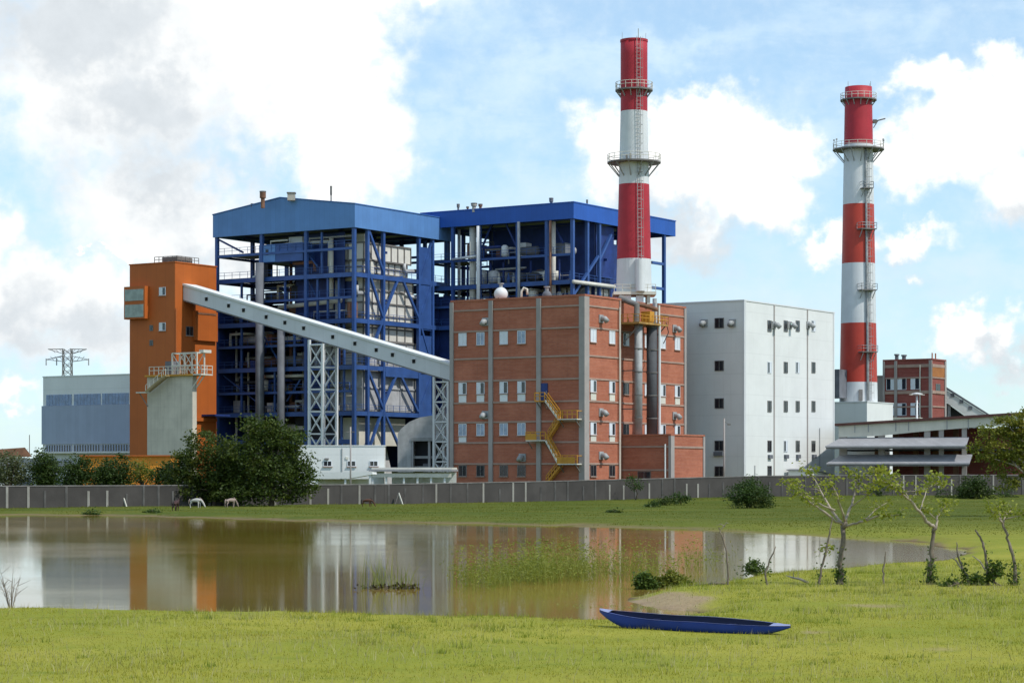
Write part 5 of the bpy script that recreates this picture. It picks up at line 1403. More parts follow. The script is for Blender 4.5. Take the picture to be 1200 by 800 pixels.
LF_DARK = leafmat('dark_tree_leaves', (.020, .042, .009), (.055, .088, .015), (.078, .10, .016), .26)
LF_SHADE = leafmat('shade_tree_leaves', (.026, .050, .010), (.078, .112, .018), (.11, .125, .018), .32)
LF_SHADE2 = leafmat('bushy_tree_leaves', (.03, .055, .010), (.085, .11, .020), (.15, .14, .018), .3)
LF_MID = leafmat('mid_green_leaves', (.025, .055, .010), (.060, .10, .020), (.10, .11, .018), .25)
LF_OLIVE = leafmat('olive_leaves', (.085, .115, .016), (.21, .22, .032), (.31, .26, .035), .38)
LF_PALE = leafmat('dusty_leaves', (.06, .075, .03), (.13, .145, .065), None, .25)
LF_LIGHT = leafmat('fresh_yellow_green_leaves', (.07, .12, .016), (.33, .35, .05), (.42, .40, .045), .4)
LF_BUSH = leafmat('bush_leaves', (.035, .07, .012), (.10, .15, .022), (.13, .16, .022), .25)
LF_REED = leafmat('reed_stems', (.12, .16, .022), (.27, .29, .05), (.24, .20, .05), .35)

def gz1(x, y): return float(ground_z(np.array([x]), np.array([y]))[0][0])

def tree_px(name, label, cat, px, py_base, Y, blobs, m, seed, zb=None, trunk=None, **kw):
    """blobs given as centre / half-size in picture units, turned into metres at the tree's own distance, with depth of its own"""
    b = at(px, py_base, Y); zb = gz1(b.x, b.y) if zb is None else zb
    k = Y / F; rs = np.random.default_rng(seed + 99); lobes = []
    for bx, by, rx, ry in blobs:
        cz = EYE + (HY - by) * k - zb; r = rx * k
        lobes.append(((bx - px) * k, rs.uniform(-.35, .35) * r, cz, r, r * rs.uniform(.75, 1.05), ry * k))
    th = trunk if trunk is not None else max(.8, min(l[2] for l in lobes) * .9)
    return tree(name, label, cat, (b.x, b.y, zb), lobes, m, th, kw.pop('tr', .2), seed, **kw)

GT = 'trees along the perimeter wall'
tree_px('shade_tree', 'big dark green shade tree in front of the wall, largest tree beside the white office', 'tree', 318, 590, 285,
        [(310, 508, 22, 22), (286, 528, 24, 18), (334, 522, 24, 22), (296, 500, 14, 14), (326, 500, 13, 12), (354, 548, 18, 16), (360, 566, 14, 12), (316, 552, 34, 22), (272, 552, 22, 18), (276, 572, 24, 14), (345, 576, 20, 9), (302, 578, 34, 11), (258, 576, 16, 12)], LF_SHADE, 1, nclump=560, per=36, leaf=.38, spread=.55, tr=.32, group=GT, nlimb=16, trunk=2.6)
tree_px('shade_tree', 'bushy green tree with a yellowish top between the concrete silo and the big dark tree', 'tree', 250, 590, 287,
        [(236, 522, 18, 20), (228, 545, 26, 22), (258, 540, 20, 28), (215, 562, 22, 16), (245, 570, 28, 16), (205, 568, 16, 11), (225, 572, 24, 12), (262, 555, 18, 26)], LF_SHADE2, 2, nclump=430, per=30, leaf=.36, spread=.5, tr=.22, group=GT, nlimb=12, trunk=2.2)
tree_px('wall_tree', 'pale dusty tree at the left edge behind the wall', 'tree', 14, 580, 292, [(8, 545, 18, 16), (24, 552, 14, 13), (2, 560, 16, 10), (18, 563, 18, 7)], LF_PALE, 3, zb=0, nclump=187, per=22, leaf=.3, spread=.42, group=GT)
tree_px('wall_tree', 'dark upright tree behind the wall just left of the blue grey hall', 'tree', 53, 580, 292, [(52, 543, 12, 13), (58, 553, 14, 13), (44, 548, 8, 9), (52, 563, 14, 7), (47, 529, 5, 5)], LF_DARK, 4, zb=0, nclump=221, per=24, leaf=.3, spread=.4, group=GT)
tree_px('wall_tree', 'ragged dark tree reaching over the wall in front of the blue grey hall', 'tree', 88, 585, 281, [(97, 540, 7, 9), (82, 546, 9, 8), (90, 558, 14, 12), (80, 566, 12, 8), (86, 577, 6, 5), (106, 550, 6, 8)], LF_DARK, 5, zb=0, nclump=204, per=22, leaf=.3, spread=.4, group=GT)
tree_px('wall_tree', 'low round dark tree behind the wall in front of the orange shed', 'tree', 130, 582, 296, [(130, 552, 18, 13), (118, 560, 14, 10), (144, 558, 14, 11), (130, 564, 20, 6), (147, 540, 5, 8)], LF_DARK, 6, zb=0, nclump=289, per=24, leaf=.3, spread=.42, group=GT)
tree_px('wall_tree', 'thin yellow green tree behind the wall in front of the orange shed', 'tree', 167, 582, 298, [(163, 548, 10, 10), (172, 554, 9, 9), (160, 560, 8, 6)], LF_OLIVE, 7, zb=0, nclump=102, per=15, leaf=.26, spread=.38, group=GT)
tree_px('wall_tree', 'dark bushy tree behind the wall between the orange shed and the big trees', 'tree', 196, 584, 296, [(196, 556, 13, 12), (186, 562, 9, 7), (205, 560, 12, 10)], LF_DARK, 8, zb=0, nclump=153, per=22, leaf=.3, spread=.4, group=GT)
tree_px('wall_sapling', 'small dark sapling against the wall below the brick annexe', 'sapling', 744, 588, 336, [(743, 563, 9, 5), (747, 569, 6, 3)], LF_MID, 9, nclump=30, per=16, leaf=.28, spread=.34, tr=.1, group=GT, trunk=2.0)
# right side
tree_px('roadside_tree', 'large sunlit tree at the right edge with pale branches and yellow green leaves', 'tree', 1228, 612, 215,
        [(1165, 507, 22, 12), (1150, 524, 16, 12), (1185, 500, 22, 16), (1172, 530, 20, 16), (1198, 520, 24, 30), (1163, 545, 16, 11), (1190, 552, 18, 16), (1210, 500, 24, 24), (1180, 565, 16, 9), (1150, 533, 10, 14)], LF_OLIVE, 10, nclump=330, per=28, leaf=.26, spread=.26, tr=.24, bark=M_BARKP, nlimb=18, trunk=3.0)
tree_px('dark_bush', 'dark dense bush against the wall under the large tree at the right edge', 'bush', 1141, 587, 338, [(1141, 572, 17, 13), (1132, 578, 12, 8), (1152, 577, 11, 9)], LF_DARK, 11, nclump=150, per=24, leaf=.32, spread=.42, tr=.12, trunk=.8)
tree_px('meadow_bush', 'round green bush standing on the far meadow below the white building', 'bush', 879, 598, 268, [(879, 580, 23, 16), (868, 585, 14, 12), (893, 586, 14, 11), (881, 570, 12, 9)], LF_MID, 12, nclump=220, per=24, leaf=.26, spread=.36, tr=.1, trunk=.9, stems=3)
for i, (px, py, Y, rx, ry, lab) in enumerate((
        (779, 590, 290, 13, 5, 'broad low shrub on the far meadow below the brick annexe'), (799, 587, 294, 8, 6, 'small upright shrub just right of the broad low shrub on the far meadow'),
        (765, 595, 276, 5, 3, 'tiny shrub left of the broad low shrub on the far meadow'), (718, 606, 238, 5, 4, 'tiny shrub at the far water edge below the brick building'),
        (178, 604, 242, 5, 3, 'tiny shrub at the far water edge left of the dark brown horse'), (106, 606, 240, 7, 3, 'low shrub at the far water edge below the blue grey hall'),
        (1108, 586, 346, 14, 8, 'low green bush left of the dark dense bush at the wall'), (1180, 585, 350, 12, 8, 'low green bush right of the dark dense bush at the wall'), (1030, 578, 360, 10, 7, 'dark bush at the wall below the storage shed'))):
    tree_px('low_shrub', lab, 'shrub', px, py, Y, [(px, py - ry * .6, rx, ry), (px + rx * .4, py - ry * .5, rx * .6, ry * .7)], LF_MID if i % 3 else LF_DARK, 30 + i, nclump=36, per=18, leaf=.24, spread=.28, tr=.05, trunk=.3, nlimb=4, group='low shrubs on the far bank')

rs = np.random.default_rng(77)
lob = [(x + rs.normal() * 8, 760 + rs.normal() * 40, rs.uniform(3, 5), rs.uniform(7, 13), 7, rs.uniform(3.5, 6)) for x in np.arange(-330, 420, 13)]
_, p = clump_points(rs, lob, 1500, 12, 1.6)
v, q = leaf_quads(rs, p, 1.5)
me = np_mesh('distant_woods', v, q); me.materials.append(LF_MID); tag(link('distant_woods', me), 'far line of trees along the horizon behind the plant', 'woods', kind='stuff')

# ------------------------------------------------------------------ living-fence trees on the near right bank
def fence_tree(name, label, base_px, Y, trunk, branches, leaf_m, seed, nleaf=26, leaf=.15, bark=M_BARKP, group=None, cat='tree', vine=0, from_t=.4):
    """trunk / branches: lists of (px, py, depth offset m, radius m); a real branching tree with depth of its own"""
    b = at(*base_px, Y); zb = gz1(b.x, b.y); k = Y / F
    t = thing(name, label, cat, (b.x, b.y, zb), 0, group)
    def P(p): q = at(p[0], p[1], Y); return Vector((q.x - b.x, p[2], q.z - zb))
    rs = np.random.default_rng(seed)
    def path(pts):
        ps = [P(p) for p in pts]; rr = [p[3] for p in pts]; o, r = [], []
        for i in range(len(ps) - 1):
            for j in range(4):
                f = j / 4; q = ps[i].lerp(ps[i + 1], f)
                if i + j: q = q + Vector(rs.normal(size=3) * rr[i] * .35)
                o.append(q); r.append((rr[i] + (rr[i + 1] - rr[i]) * f) * rs.uniform(.88, 1.12))
        o.append(ps[-1]); r.append(rr[-1]); return o, r
    tr = MB(); o, r = path(trunk); o[0].z = -.15
    r = [q * .84 for q in r]; r[0] *= 1.3
    tr.tube(o, r, 9)
    to = tr.build('trunk', M_BARKG, t, True)
    lp = []
    for br in branches:
        o, r = path(br); mb = MB().tube(o, r, 7)
        n = len(o)
        for i in range(1, n):
            if i / n < from_t * .8 or rs.random() < .25: continue
            d = Vector(rand_dirs(rs, 1)[0]); d.z = abs(d.z) * .8; e = o[i] + d * rs.uniform(.15, .45); mb.tube([o[i], o[i].lerp(e, .5) + Vector((0, 0, .03)), e], [r[i] * .45, r[i] * .3, .006], 5)
            lp.append((e, .5)); lp.append((o[i].lerp(e, .6), .4))
        for i in range(n):
            if i / n >= from_t: lp.append((o[i], i / n))
        mb.build('branch', bark, t, True)
    if lp:
        pts = []
        for c, w in lp:
            m_ = int(nleaf * w * rs.uniform(.2, 1.1)); 
            if m_ > 0: pts.append(np.array(c)[None] + rs.normal(size=(m_, 3)) * np.array([.15, .17, .085]) * rs.uniform(.5, 1.1))
        p = np.concatenate(pts); v, q = leaf_quads(rs, p, leaf, 1.9, .15); foliage('crown', v, q, leaf_m, t)
    if vine:
        p = np.stack([rs.normal(size=vine) * .10, rs.normal(size=vine) * .09, np.abs(rs.normal(size=vine)) * .48 + .02], 1); v, q = leaf_quads(rs, p, .11, 1.4); foliage('climbing_leaves', v, q, LF_BUSH, t)
    return t
Yf = 83.0
FG = 'living fence of cut trees on the near right bank'
fence_tree('fence_tree', 'spreading sparse tree with five pale limbs, nearest to the boat in the living fence', (984, 686), Yf,
    [(984, 686, 0, .13), (986, 655, 0, .105), (988, 620, 0, .10), (989, 612, 0, .12)],
    [[(987, 614, 0, .06), (975, 608, -.3, .05), (953, 592, -.6, .035), (935, 580, -.9, .02), (925, 574, -1.0, .01)], [(986, 612, 0, .055), (979, 603, .3, .05), (968, 580, .7, .035), (956, 558, 1.0, .02), (952, 546, 1.1, .01)],
     [(980, 598, .3, .04), (962, 590, .5, .03), (938, 570, .9, .02), (922, 562, 1.1, .01)], [(990, 610, 0, .05), (984, 598, -.5, .04), (974, 575, -1.0, .025), (966, 560, -1.3, .012)],
     [(991, 611, 0, .055), (998, 596, .4, .045), (1006, 575, .8, .03), (1006, 563, .9, .02), (1004, 552, 1.1, .01)], [(991, 617, 0, .055), (1006, 611, -.4, .045), (1025, 604, -.9, .035), (1050, 602, -1.4, .015)],
     [(1012, 608, -.5, .025), (1026, 596, -.2, .018), (1040, 588, 0, .01)], [(999, 594, .4, .025), (1014, 582, .1, .018), (1024, 572, -.1, .01)]],
    LF_LIGHT, 41, nleaf=21, leaf=.15, vine=260, from_t=.5, group=FG)
fence_tree('fence_tree', 'sparse tree whose one long limb leans left over its upright trunk', (1090, 684), Yf,
    [(1090, 685, 0, .125), (1092, 655, 0, .10), (1094, 625, 0, .085), (1096, 617, 0, .09)],
    [[(1095, 618, 0, .075), (1085, 610, -.2, .065), (1068, 590, -.5, .05), (1050, 575, -.8, .035), (1036, 565, -1.0, .022), (1018, 563, -1.2, .01)], [(1097, 617, 0, .05), (1100, 605, .2, .03), (1106, 597, .4, .02), (1118, 588, .6, .008)],
     [(1064, 586, -.5, .03), (1058, 572, -.1, .02), (1042, 558, .2, .012), (1033, 551, .4, .008)], [(1052, 577, -.8, .028), (1066, 575, -1.0, .018), (1078, 572, -1.1, .008)],
     [(1076, 598, -.3, .03), (1088, 576, .4, .02), (1092, 562, .7, .012), (1104, 556, .9, .008)], [(1040, 567, -.9, .02), (1030, 556, -.7, .014), (1020, 552, -.6, .008)], [(1098, 608, .2, .02), (1088, 600, 0, .015), (1080, 594, -.2, .008)], [(1090, 572, .5, .015), (1104, 566, .8, .012), (1114, 568, 1.0, .006)]],
    LF_LIGHT, 42, nleaf=23, leaf=.15, vine=330, from_t=.45, group=FG)
fence_tree('fence_tree', 'thin leaning tree with a small leafy head at the right end of the living fence', (1189, 683), Yf - 1,
    [(1189, 684, 0, .085), (1188, 655, 0, .07), (1181, 630, 0, .06), (1175, 612, 0, .055)],
    [[(1175, 613, 0, .045), (1168, 605, -.2, .03), (1158, 597, -.4, .012)], [(1176, 612, 0, .04), (1180, 603, .2, .03), (1190, 596, .4, .012)], [(1175, 612, 0, .035), (1172, 600, .3, .02), (1176, 590, .5, .008)], [(1178, 608, 0, .025), (1192, 604, -.3, .015), (1206, 596, -.5, .008)]],
    LF_LIGHT, 43, nleaf=30, leaf=.14, vine=180, from_t=.35, group=FG)
SG = 'bare stakes of the living fence'
for i, (bpx, pts, lab, vn, lv) in enumerate((
    ((853, 688), [(853, 688, 0, .045), (853, 668, 0, .04), (851, 645, 0, .04), (846, 628, 0, .035), (842, 618, 0, .02)], 'tall grey stake with a bent dry top at the left end of the living fence', 0, 0),
    ((899, 686), [(899, 686, 0, .045), (897, 670, 0, .04), (903, 655, 0, .035), (909, 640, 0, .02)], 'short dark kinked stake by the water, second from the left', 20, 0),
    ((960, 685), [(960, 685, 0, .05), (963, 665, 0, .045), (968, 645, 0, .05), (972, 625, 0, .035), (976, 605, .1, .02)], 'leaning stake just left of the spreading sparse tree', 40, 12),
    ((1034, 686), [(1034, 686, 0, .045), (1035, 668, 0, .04), (1037, 655, 0, .035), (1038, 646, 0, .02)], 'lone dark stake between the two larger sparse trees', 0, 0),
    ((1130, 685), [(1136, 682, 0, .05), (1128, 665, 0, .045), (1122, 650, 0, .04), (1121, 635, 0, .02)], 'pale forked stake wrapped in green climber, right of the middle tree', 150, 0),
    ((1158, 685), [(1158, 685, 0, .06), (1157, 660, 0, .055), (1153, 640, 0, .05), (1146, 625, 0, .045), (1143, 621, 0, .03)], 'stout crooked stake wrapped in green climber near the right end', 190, 0))):
    t = fence_tree('fence_stake', lab, bpx, Yf - (i % 3) * .4, pts, [] if not lv else [[(966, 652, 0, .02), (970, 646, .1, .015), (968, 641, .2, .008)]], LF_LIGHT, 60 + i, nleaf=lv, vine=vn, group=SG, cat='stake', from_t=.3)
    if i == 0:
        MB().tube([(-.10, 0, 2.1), (-.25, .05, 2.2), (-.42, .1, 2.12)], [.022, .018, .006], 6).tube([(-.22, 0, 2.02), (-.05, -.05, 2.25), (.02, -.1, 2.22)], [.02, .015, .006], 6).build('twig', M_BARKP, t)
    if i in (4, 5):
        MB().tube([(-.1, 0, .55), (-.28, .05, .85), (-.55, .1, 1.05)], [.035, .03, .015], 6).build('side_branch', M_BARKP, t)
# fallen branches
for i, (p0, p1, lab) in enumerate((((921, 676), (947, 690), 'pale fallen branch lying left of the spreading sparse tree'), ((806, 681), (850, 684), 'dark fallen branch lying beside the tall grey stake'))):
    a = at(*p0, 84); b = at(*p1, 83); a.z = gz1(a.x, a.y) + (.16 if i else .30); b.z = gz1(b.x, b.y) + .06
    t = thing('fallen_branch', lab, 'branch', (b.x, b.y, 0), 0, 'fallen branches on the near bank')
    d = a - Vector((b.x, b.y, 0)); e = Vector((0, 0, b.z))
    MB().tube([e, e.lerp(d, .35) + Vector((0, 0, .04)), e.lerp(d, .7), d], [.05, .045, .035, .012], 7).build('limb', M_BARKP if i == 0 else M_BARKG, t, True)
    MB().tube([e.lerp(d, .45), e.lerp(d, .5) + Vector((.05, .1, .3))], [.02, .006], 5).tube([e.lerp(d, .65), e.lerp(d, .8) + Vector((.1, -.1, .2))], [.018, .006], 5).build('twig', M_BARKG, t)

# bushes on the near point
def bush(px, py, Y, blobs, lab, m, seed, leaf=.13, ncl=90, per=26):
    return tree_px('bank_bush', lab, 'bush', px, py, Y, blobs, m, seed, nclump=ncl, per=per, leaf=leaf, spread=.10, tr=.025, trunk=.15, nlimb=6, stems=3, group='bushes on the near bank')
bush(755, 693, 86, [(755, 682, 8, 9), (760, 686, 9, 7), (752, 676, 4, 5)], 'leafy green bush at the tip of the near bank left of the boat-side shallows', LF_BUSH, 70)
bush(787, 693, 87, [(782, 684, 14, 8), (795, 683, 12, 9), (788, 675, 7, 7), (806, 687, 8, 5)], 'wide yellow green bush on the tip of the near bank, right of the leafy one', LF_OLIVE, 71, ncl=130)
bush(884, 676, 92, [(884, 665, 12, 9), (892, 669, 9, 6), (876, 668, 7, 7)], 'small bush at the water edge left of the short dark kinked stake', LF_BUSH, 72, leaf=.11, ncl=60, per=16)
bush(1143, 684, 82, [(1143, 681, 6, 3.5)], 'low round bush between the two climber-wrapped stakes', LF_BUSH, 73, ncl=24)
bush(1165, 676, 82, [(1167, 665, 5, 8), (1164, 674, 4, 6)], 'green leafy shoot right of the stout crooked stake', LF_BUSH, 74, ncl=15)
bush(1113, 688, 81, [(1113, 685, 4, 3)], 'tuft of broad leaves between the middle tree and the forked stake', LF_BUSH, 75, ncl=14)

# ------------------------------------------------------------------ reeds in the water
def reed_mesh(rs, base, h, w, lean=.22, seg=3):
    n = len(base); a = rs.uniform(0, 2 * np.pi, n); ln = np.abs(rs.normal(size=n)) * lean; d = np.stack([np.cos(a) * ln, np.sin(a) * ln, np.ones(n)], 1)
    s = np.stack([-np.sin(a), np.cos(a), np.zeros(n)], 1)
    flip = rs.uniform(0, np.pi, n); s = np.stack([np.cos(flip), np.sin(flip), np.zeros(n)], 1)
    H = (h * rs.uniform(.45, 1.15, n))[:, None]; wv = (w * rs.uniform(.7, 1.3, n))[:, None]
    bend = np.stack([np.cos(a) * ln, np.sin(a) * ln, -.15 * np.ones(n)], 1) * .8
    p1 = base + d * H * .5; p2 = base + d * H + bend * H * .5
    v = np.stack([base - s * wv, base + s * wv, p1 - s * wv * .75, p1 + s * wv * .75, p2], 1).reshape(-1, 3)
    o = (np.arange(n) * 5)[:, None]
    f = np.concatenate([o + np.array([0, 1, 3]), o + np.array([0, 3, 2]), o + np.array([2, 3, 4])], 0)
    return v, f
rs = np.random.default_rng(8)
for i, (px, py, r, n, h, lab) in enumerate(((448, 689, .45, 110, 1.7, 'larger clump of thin reeds standing in the pond, left of the small one'), (475, 689.5, .25, 46, 1.3, 'smaller clump of thin reeds standing in the pond beside the larger one'))):
    b = at(px, py, (EYE - WZ) * F / (py - HY)); b.z = WZ
    t = thing('reed_clump', lab, 'reeds', b, 0, 'reed clumps standing in the pond')
    base = np.stack([rs.normal(size=n) * r, rs.normal(size=n) * r, np.full(n, -.2)], 1)
    v, f = reed_mesh(rs, base, h, .011, .3); me = np_mesh('stems', v, f); me.materials.append(LF_REED); link('stems', me, t)
    q = rs.normal(size=(90, 3)) * np.array([r, r, .05]) + np.array([0, 0, .06]); v, f = leaf_quads(rs, q, .16); foliage('dead_leaves', v, f, leafmat('dead_reed_leaves', (.03, .02, .01), (.08, .055, .025), None, .1), t)
pts = []; hs_ = []; lv = []
for (px, py, rx, rd, n) in ((570, 684, 30, 3.0, 520), (610, 680, 40, 4.5, 800), (650, 677, 40, 5.5, 800), (690, 676, 30, 5.0, 460), (560, 692, 12, 1.5, 80), (730, 674, 40, 5, 320), (785, 667, 40, 4, 190), (830, 663, 25, 4, 90)):
    Y = (EYE - WZ) * F / (py - HY); c = at(px, py, Y)
    k = rs.integers(14, 34); cl = np.stack([c.x + rs.uniform(-1, 1, k) * rx * Y / F, Y + rs.uniform(-1, 1, k) * rd], 1); ch = rs.uniform(.35, 1.25, k) ** 1.3
    ix = rs.integers(0, k, n); pts.append(np.stack([cl[ix, 0] + rs.normal(size=n) * .30, cl[ix, 1] + rs.normal(size=n) * .4, np.full(n, WZ - .1)], 1)); hs_.append(ch[ix])
    m_ = n * 3; ix = rs.integers(0, k, m_); lv.append(np.stack([cl[ix, 0] + rs.normal(size=m_) * .36, cl[ix, 1] + rs.normal(size=m_) * .4, WZ + .1 + ch[ix] * rs.uniform(.1, 1.25, m_)], 1))
base = np.concatenate(pts); hh = np.concatenate(hs_); n = len(base)
v, f = reed_mesh(rs, base, 1.25, .008, .34); off = v.reshape(n, 5, 3) - base[:, None, :]; off[:, 2:, :] *= hh[:, None, None]; v = (base[:, None, :] + off).reshape(-1, 3)
lv_, lq = leaf_quads(rs, np.concatenate(lv), .15, 4.0)
me = np_mesh('pond_reeds', v, f); me.materials.append(LF_REED); tag(link('pond_reeds', me), 'sparse bed of thin yellow green reeds standing in the pond', 'reeds', kind='stuff')
me = np_mesh('pond_reed_leaves', lv_, lq); me.materials.append(LF_REED); tag(link('pond_reed_leaves', me), 'narrow leaves of the reeds standing in the pond', 'reeds', kind='stuff')
# dry twiggy plant at the left edge of the near shore
b = at(13, 722, 70.5); zb = gz1(b.x, b.y)
t = thing('dry_weed', 'dry twiggy leafless weed on the near shore at the left edge', 'weed', (b.x, b.y, zb))
mb = MB()
for k in range(11):
    a = rs.uniform(0, 6.28); p = Vector((0, 0, 0)); q = Vector((math.cos(a) * .35, math.sin(a) * .3, rs.uniform(.7, 1.5))); mb.tube([p, p.lerp(q, .5) + Vector((0, 0, .1)), q], [.012, .009, .004], 4)
    for j in range(3):
        s = p.lerp(q, rs.uniform(.45, .9)); mb.tube([s, s + Vector((rs.normal() * .18, rs.normal() * .15, rs.uniform(.05, .3)))], [.007, .003], 4)
mb.build('stems', M_BARKG, t)

# ------------------------------------------------------------------ canoe on the near bank
pL = at(704, 735, 60.4); pR = at(927, 745, 57.2); pL.z = pR.z = 0
mid = (pL + pR) / 2; zb = max(gz1(mid.x, mid.y), 0) - .03
BL = (pR - pL).length; brz = math.atan2(pR.y - pL.y, pR.x - pL.x)
bt = thing('canoe', 'long narrow blue dugout canoe with pale tips lying on the grass by the water', 'canoe', (mid.x, mid.y, zb), brz)
bt.rotation_euler = (.10, 0, brz)
M_BOAT = mat('faded_blue_boat_paint', (.011, .042, .30), .5, .22, 1.2, streak=.15, grime=(.06, .06, .1))
M_BOATI = mat('dark_blue_boat_inside', (.006, .010, .045), .6, .3, 1.2)
M_TIP = mat('chalky_blue_tip', (.26, .29, .46), .6, .15, 2.0)
n = 33; ns = 13
def hull(s):
    """s from -1 (raised bow) to 1: half width, keel height, gunwale height"""
    e = 1 - abs(s) ** 2.6
    wv = .46 * max(e, 0) ** .75 + .012
    keel = .41 * max(0, (-s - .62) / .38) ** 1.6 + .27 * max(0, (s - .66) / .34) ** 1.6 * .8
    gun = .33 + .14 * max(0, (-s - .2) / .8) ** 1.6 - .08 * max(0, (s - .1) / .9)
    return wv, keel, max(gun, keel + .03)
def skin(th):
    vs = []
    for i in range(n):
        s = -1 + 2 * i / (n - 1); w_, k_, g_ = hull(s); w_ = max(w_ - th, .004); k_ = min(k_ + th, g_ - .01)
        for j in range(ns):
            a = math.pi * j / (ns - 1); c_ = math.cos(a); cc_ = math.copysign(abs(c_) ** .6, c_); sn = math.sin(a) ** .72
            vs.append((s * BL / 2 * (1 if th == 0 else .985), -cc_ * w_, g_ + (k_ - g_) * sn))
    return vs
fs = [(i * ns + j, (i + 1) * ns + j, (i + 1) * ns + j + 1, i * ns + j + 1) for i in range(n - 1) for j in range(ns - 1)]
MB().add(skin(0), fs).build('hull', M_BOAT, bt, True)
MB().add(skin(.045), fs).build('inner_hull', M_BOATI, bt, True)
rim = MB(); o_, i_ = skin(0), skin(.045)
for side in (0, ns - 1):
    vs = []; 
    for i in range(n): vs += [o_[i * ns + side], i_[i * ns + side]]
    vs = [(x, y, z + .012) for x, y, z in vs]
    rim.add(vs, [(2 * i, 2 * i + 1, 2 * i + 3, 2 * i + 2) for i in range(n - 1)])
rim.build('gunwale', mat('worn_gunwale_paint', (.04, .06, .20), .6, .4, 2.5), bt)
for s0, s1 in ((-1, -.86), (.83, 1.0)):
    vs = []; m_ = 7
    for k in range(m_):
        s = s0 + (s1 - s0) * k / (m_ - 1); w_, k_, g_ = hull(s); vs += [(s * BL / 2, -w_ * 1.02, g_ + .018), (s * BL / 2, 0, g_ + .05), (s * BL / 2, w_ * 1.02, g_ + .018)]
    MB().add(vs, [(3 * k + j, 3 * k + j + 1, 3 * k + j + 4, 3 * k + j + 3) for k in range(m_ - 1) for j in range(2)]).build('end_deck', M_TIP, bt, True)
for s in (-.45, .35): w_, k_, g_ = hull(s); MB().box(s * BL / 2 - .11, s * BL / 2 + .11, -w_ + .05, w_ - .05, g_ - .15, g_ - .11).build('thwart', M_BOATI, bt)

# ------------------------------------------------------------------ horses
def make_horse(label, m, m2, loc, rz, scale=1.0, head='down'):
    t = thing('horse', label, 'horse', loc, rz, 'horses grazing on the far bank')
    V = [(-.55, 0, 1.17), (0, 0, 1.13), (.50, 0, 1.18)]; Rr = [.29, .31, .29]; E_ = [(0, 1), (1, 2)]
    def add(pts, rr, root):
        prev = root
        for p, r in zip(pts, rr): V.append(p); Rr.append(r); E_.append((prev, len(V) - 1)); prev = len(V) - 1
        return prev
    if head == 'down': hd = add([(.82, 0, 1.12), (1.06, 0, .86), (1.22, 0, .60), (1.30, 0, .46), (1.42, 0, .22), (1.47, 0, .10)], [.20, .15, .125, .125, .085, .07], 2)
    else: hd = add([(.80, 0, 1.28), (1.0, 0, 1.42), (1.10, 0, 1.50), (1.20, 0, 1.45), (1.40, 0, 1.28), (1.47, 0, 1.2)], [.20, .15, .12, .125, .085, .07], 2)
    for s, dx_ in ((-1, 0), (1, .12)):
        add([(-.62, s * .16, .98), (-.50 - dx_, s * .17, .80), (-.74 - dx_, s * .17, .50), (-.68 - dx_, s * .17, .14), (-.62 - dx_, s * .17, .03)], [.19, .125, .07, .05, .065], 0)
        add([(.48, s * .16, .92), (.50 + dx_, s * .16, .70), (.50 + dx_ * 1.4, s * .16, .46), (.48 + dx_ * 1.2, s * .16, .13), (.53 + dx_ * 1.2, s * .16, .03)], [.16, .10, .07, .048, .065], 2)
    me = bpy.data.meshes.new('body'); me.from_pydata(V, E_, []); o = link('body', me)
    sk = o.modifiers.new('s', 'SKIN'); o.modifiers.new('u', 'SUBSURF').levels = 2
    for i, r in enumerate(Rr): me.skin_vertices[0].data[i].radius = (r, r)
    me.skin_vertices[0].data[0].use_root = True
    dg = bpy.context.evaluated_depsgraph_get(); dg.update()
    m2_ = bpy.data.meshes.new_from_object(o.evaluated_get(dg)); bpy.data.objects.remove(o)
    m2_.materials.clear(); m2_.materials.append(m); m2_.polygons.foreach_set('use_smooth', [True] * len(m2_.polygons)); m2_.name = 'body'
    link('body', m2_, t)
    MB().tube([(-.80, 0, 1.25), (-.95, 0, 1.05), (-.98, 0, .70), (-.94, 0, .45)], [.05, .08, .075, .02], 8).build('tail', m2, t, True)
    if head == 'down':
        mane = [(.62, 0, 1.46), (.92, 0, 1.20), (1.14, 0, .90), (1.32, 0, .60)]
    else: mane = [(.55, 0, 1.45), (.72, 0, 1.50), (.90, 0, 1.58), (1.06, 0, 1.64)]
    MB().tube(mane, [.05, .07, .065, .03], 6).build('mane', m2, t, True)
    hx_, hz_ = (1.33, .58) if head == 'down' else (1.12, 1.60)
    for s in (-1, 1): MB().tube([(hx_ - .05, s * .06, hz_ - .03), (hx_ - .02, s * .09, hz_ + .07), (hx_, s * .08, hz_ + .14)], [.035, .035, .006], 6).build('ear', m, t, True)
    t.scale = (scale,) * 3
    return t
H_W = mat('white_horse_coat', (.48, .46, .42), .8, .1, 1.5); H_P = mat('pale_dun_horse_coat', (.30, .23, .19), .8, .2, 1.5); H_B = mat('brown_horse_coat', (.085, .035, .018), .7, .3, 1.5); H_D = mat('dark_brown_horse_coat', (.045, .018, .014), .7, .3, 1.5)
H_M = mat('black_horse_hair', (.012, .010, .009), .8, .2, 2)
def hloc(px, py, Y): p = at(px, py, Y); return (p.x, p.y, gz1(p.x, p.y) - .02)
make_horse('white horse grazing by the wall below the bushy green tree', H_W, H_P, hloc(229, 596, 268), -.25, .84)
make_horse('pale dun horse grazing under the big dark shade tree', H_P, H_P, hloc(270, 595, 272), .8, .82)
make_horse('brown horse grazing alone on the far bank below the white office', H_B, H_M, hloc(430, 594, 279), -.2, .74)
make_horse('dark brown horse standing end-on at the water edge left of the white horse', H_D, H_M, hloc(206, 602, 249), 1.4, .85, 'up')

